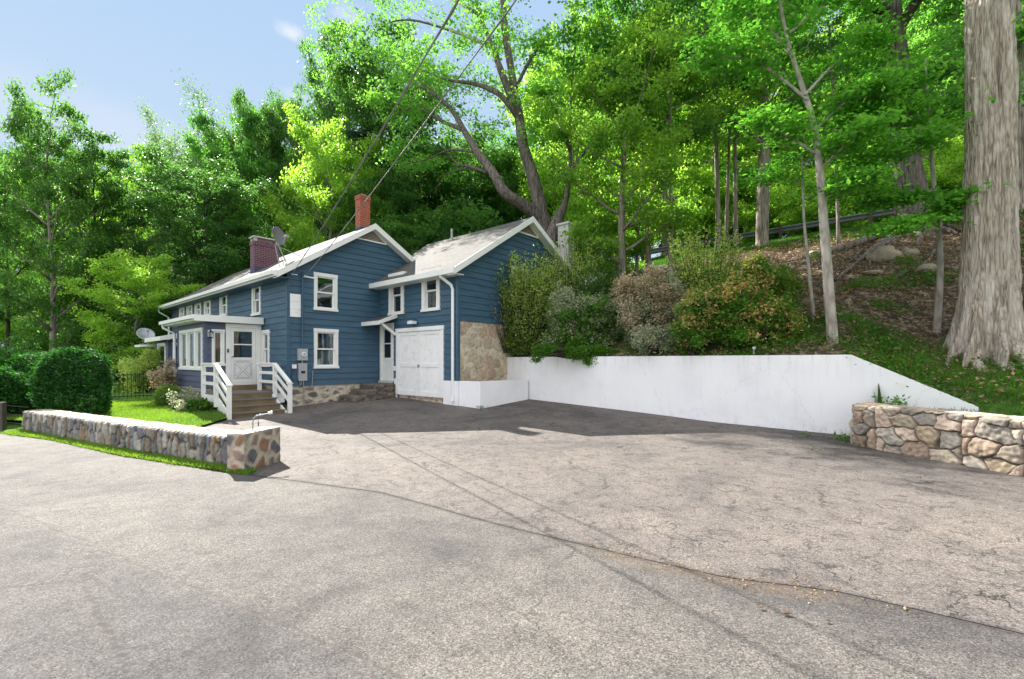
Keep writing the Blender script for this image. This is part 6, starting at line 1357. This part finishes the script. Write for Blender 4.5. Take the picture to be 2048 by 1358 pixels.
# ---- hedges and garden plants
def box_hedge(name, label, base, ax, n, size, seed, leafm='hedge', pw=3.2, cat='hedge', rot=0.5, split='foliage'):
    t = thing(name, label, cat, tuple(base), rot); r = np.random.default_rng(seed); v = r.normal(size=(n, 3)); v /= (np.abs(v)**pw).sum(1)[:, None]**(1/pw)
    lump = np.array([.16*mnoise.noise(Vector(q)*2.2+Vector((seed, 0, 0)))+.10*mnoise.noise(Vector(q)*5+Vector((seed, 5, 0)))+.05*mnoise.noise(Vector(q)*13) for q in v])
    p = v*(1+lump-.22*r.random(n)**1.3+.07*(r.random(n) > .93))[:, None]*np.array(ax)+np.array([0, 0, ax[2]]); p = p[p[:, 2] > -.15]; nv = v[:len(p)]
    g = leaf_geo(p, size, upb=.5, asp=.42, r=r); quad_obj(split, g, MAT[leafm], t)
    mb = MB(); rd = random.Random(seed)
    for i in range(9):
        q = Vector((rd.uniform(-.7, .7)*ax[0], rd.uniform(-.6, .6)*ax[1], ax[2]*rd.uniform(1.0, 1.6))); mb.tube([(q.x*.25, q.y*.25, -.1), (q.x*.7, q.y*.7, ax[2]*.6), tuple(q)], [.05, .035, .012], 6)
    mb.build('branches', MAT['bark_dark'], t); return t
box_hedge('hedge', 'clipped dark yew hedge block above the left end of the stone wall', (-11.62, 12.1, .05), (.70, .78, .92), 20000, .085, 81)
box_hedge('hedge', 'larger bright green hedge mass behind the clipped yew at the left edge', (-14.9, 13.6, .0), (1.6, 1.5, .95), 30000, .10, 82, pw=2.4)
box_hedge('hedge', 'low bushy green hedge at the far left edge beside the lane', (-13.9, 11.9, .0), (1.0, .9, .75), 14000, .09, 83, pw=2.1)
box_hedge('boxwood_ball', 'round clipped boxwood ball at the corner of the porch bed', tuple(Vector((-11.0, 14.55, .12))), (.36, .36, .36), 4200, .05, 84, 'grass_blade', 2.1, 'bush')
shrub('rose_bush', 'pinkish dry-leaved bush against the sunroom corner', (-12.35, 16.2, .1), [(0, 0, .75, .4, .35, .75)], 'beige', .08, 90, 85, crad=.14)
shrub('garden_bush', 'rounded light green bush behind the fence left of the sunroom', (-16.6, 20.4, .1), [(0, 0, .95, .75, .7, 1.0)], 'lime', .09, 260, 86, crad=.22)
shrub('garden_bush', 'small dark bush in front of the porch skirt beside the boxwood ball', tuple(W(-2.15, 2.9, .1)), [(0, 0, .3, .42, .35, .35)], 'silver', .07, 70, 87, crad=.12)
shrub('garden_bush', 'leafy low plants at the foot of the porch steps', tuple(W(-2.35, 1.2, .08)), [(0, 0, .28, .4, .55, .33), (.25, -.55, .2, .3, .4, .25)], 'silver', .08, 110, 88, crad=.12)
shrub('garden_bush', 'low fern-like plant right beside the deck skirt', tuple(W(-2.35, .2, .05)), [(0, 0, .2, .3, .35, .25)], 'fern', .09, 60, 89, crad=.12)

# ---- grass and ground plants
def blades(n, sampler, h, w, seed, leafm, name, label, kind='stuff', lean=.35):
    r = np.random.default_rng(seed); P = []
    while len(P) < n:
        q = sampler(r)
        if q is not None: P.append(q)
    P = np.array(P); n = len(P); a = r.random(n)*6.28; hh = h*(.5+r.random(n)); d = np.stack([np.cos(a), np.sin(a), 0*a], 1); l = r.normal(size=(n, 3))*lean; l[:, 2] = 1; l /= np.linalg.norm(l, axis=1)[:, None]
    ww = w*(.6+.8*r.random(n))[:, None]; tip = P+l*hh[:, None]
    v = np.stack([P-d*ww*.5, P+d*ww*.5, tip+d*ww*.12, tip-d*ww*.12], 1).reshape(-1, 3); o = quad_obj(name, v, MAT[leafm]); tag(o, label, kind=kind); return o
def lawn_s(r):
    x = r.uniform(-15, -7.3); y = r.uniform(8.9, 17)
    return (x, y, lawn_h(x, y)-.005) if in_poly(x, y, LAWN) else None
blades(60000, lawn_s, .05, .012, 91, 'grass_blade', 'lawn_grass', 'short bright grass covering the front lawn')
def verge_s(r):
    k = r.random(); x = -11.2+k*7.5; yw = float(np.interp(x, [-11.15, -9.3, -7.2, -4.25, -3.7], [10.4, 9.42, 8.3, 6.83, 6.6])); ye = float(np.interp(x, VX_, VY_)) if x < -3.76 else 6.36
    ye += .06*mnoise.noise(Vector((x*2.2, 3, 0))); y = ye+(yw-ye)*r.random()**.8
    return (x, y, .002)
blades(26000, verge_s, .055, .014, 92, 'grass_blade', 'verge_grass', 'strip of grass and clover along the foot of the long stone wall', lean=.8)
def yard_s(r):
    x = r.uniform(-26, -12); y = r.uniform(15.5, 32)
    return (x, y, float(low_h(np.float64(x), np.float64(y)))-.05)
blades(40000, yard_s, .09, .03, 93, 'grass_blade', 'yard_grass', 'sunlit grass of the garden behind the iron fence')
def hill_pos(r, a0, a1, d0, d1):
    a = r.uniform(a0, a1); d = r.uniform(max(d0, float(np.interp(a, DA, DD))+.02), d1); x, y = W(d+5.7, -5.34-a)[:2]
    return a, d, x, y
def hill_z(x, y, a, d):
    k = d-float(np.interp(a, DA, DD)); return float(hill_ad(a, d))+.09*fbm(x, y, 3, .6, 3)*min(1, max(0, (k-.3)))
def crest_s(r):
    a, d, x, y = hill_pos(r, -2, 20, 10.6, 17)
    return (x, y, hill_z(x, y, a, d)-.01)
blades(60000, crest_s, .10, .03, 94, 'fern', 'crest_grass', 'green grass on the crest below the guardrail')
def bank_s(r):
    a, d, x, y = hill_pos(r, 8.6, 21, -8, 2.4)
    n_ = mnoise.noise(Vector((x*.9, y*.9, 0)))
    if n_ < -.05+.3*r.random() or (d > .6 and r.random() < .45): return None
    return (x, y, hill_z(x, y, a, d)-.01)
blades(26000, bank_s, .12, .018, 95, 'fern', 'bank_grass', 'rough grass around the foot of the huge trunk', lean=.6)
def scatter_leaves(n, fn, size, leafm, name, label, seed, upb=1.2, lift=.02, per=7, sp=.10):
    r = np.random.default_rng(seed); P = []
    while len(P) < n:
        q = fn(r)
        if q is None: continue
        for k in range(per): P.append((q[0]+r.normal()*sp, q[1]+r.normal()*sp, q[2]+lift+abs(r.normal())*sp*.5))
    o = quad_obj(name, leaf_geo(np.array(P), size, upb=upb, asp=.6, r=r), MAT[leafm]); tag(o, label, kind='stuff'); return o
def low_bank(r):
    a, d, x, y = hill_pos(r, 2.5, 20, .2, 8.5)
    n_ = mnoise.noise(Vector((x*.8, y*.8, 7)))+ (.2 if d < 2.4 else -.15)
    if n_ < .05: return None
    return (x, y, hill_z(x, y, a, d))
scatter_leaves(40000, low_bank, .07, 'fern', 'bank_plants', 'low green plants creeping over the lower bank', 96, sp=.14, lift=.03)
def any_bank(r):
    a, d, x, y = hill_pos(r, 1, 22, .2, 12); return (x, y, hill_z(x, y, a, d))
scatter_leaves(60000, any_bank, .075, 'litter', 'fallen_leaves', 'dry brown leaves littering the shaded bank', 97, lift=.0, per=2, sp=.12)
def shoulder(r):
    a, d, x, y = hill_pos(r, -4, 24, 19.5, 27); return (x, y, hill_z(x, y, a, d))
scatter_leaves(50000, shoulder, .16, 'leaf_bright', 'shoulder_plants', 'sunlit yellow-green undergrowth beyond the guardrail', 98, sp=.3, lift=.15)
def seam_s(r):
    x = r.uniform(.6, 2.6); y = joint_y(x)+r.normal()*.10-.02
    return (x, y, .012) if r.random() < .5 else None
scatter_leaves(260, seam_s, .018, 'litter', 'leaf_crumbs', 'crumbled brown leaves caught along the asphalt joint', 99, lift=.0, per=1, sp=.01, upb=2)
# loose bits on the asphalt
for (x, y, s_, lab) in [(1.72*1.0, 2.86, .020, 'largest of the brown leaf scraps near the asphalt joint'), (1.60, 2.93, .014, 'small brown leaf scrap beside the largest one'), (1.92, 2.78, .012, 'brown leaf scrap right of the largest one')]:
    mb = MBrock(s_, (1.4, .7, .3), int(x*100)); o = mb.build('leaf_scrap', MAT['scrap'], smooth=True); o.location = (x, y, .02); tag(o, lab, 'leaf scrap')
def weed(label, base, n, h, seed):
    t = thing('weed', label, 'weed', base); r = np.random.default_rng(seed); P = r.normal(size=(n, 3))*np.array([h*.8, h*.8, h*.35])+np.array([0, 0, h*.45]); P[:, 2] = np.abs(P[:, 2])
    quad_obj('leaves', leaf_geo(P, h*.55, upb=.6, asp=.4, r=r), MAT['fern'], t)
    mb = MB(); mb.tube([(0, 0, -.02), (.01, 0, h*.4), (.02, .01, h*.9)], .004, 4); mb.build('stem', MAT['bark_dark'], t)
def dr(x, y): return (x, y, float(low_h(np.float64(x), np.float64(y)))+.01)
weed('small green weed at the foot of the planter corner', dr(*W(3.34, -5.33)[:2]), 40, .12, 1)
weed('green weed growing where white wall and boulder wall meet', dr(6.62, 9.05), 60, .16, 2)
weed('spindly weed on the asphalt in front of the white wall right end', dr(6.1, 9.35), 24, .12, 3)
weed('flat weed in the asphalt near the boulder wall corner', dr(5.35, 8.1), 26, .07, 4)
weed('leafy weed on the top edge of the boulder wall', (7.5, 8.9, .76), 60, .16, 5)
# front wall verge clump at the pillar and clover

sr_d = random.Random(77)
for i in range(26):
    a = sr_d.uniform(2, 15); d = sr_d.uniform(.8, 9.5); x, y = W(d+5.7, -5.34-a)[:2]; z = H(x, y); az = sr_d.uniform(0, 6.28); L = sr_d.uniform(.3, 1.0)
    pts = []
    for k in range(4): px_, py_ = x+math.cos(az+.25*k)*L*k/3, y+math.sin(az+.25*k)*L*k/3; pts.append((px_-x, py_-y, H(px_, py_)-z+.03))
    mb = MB(); mb.tube(pts, [.018, .015, .011, .005], 5); o = mb.build('stick', MAT['bark'], smooth=True); o.location = (x, y, z); tag(o, 'bare fallen stick lying among the leaves on the shaded bank', 'stick', 'fallen sticks on the bank')
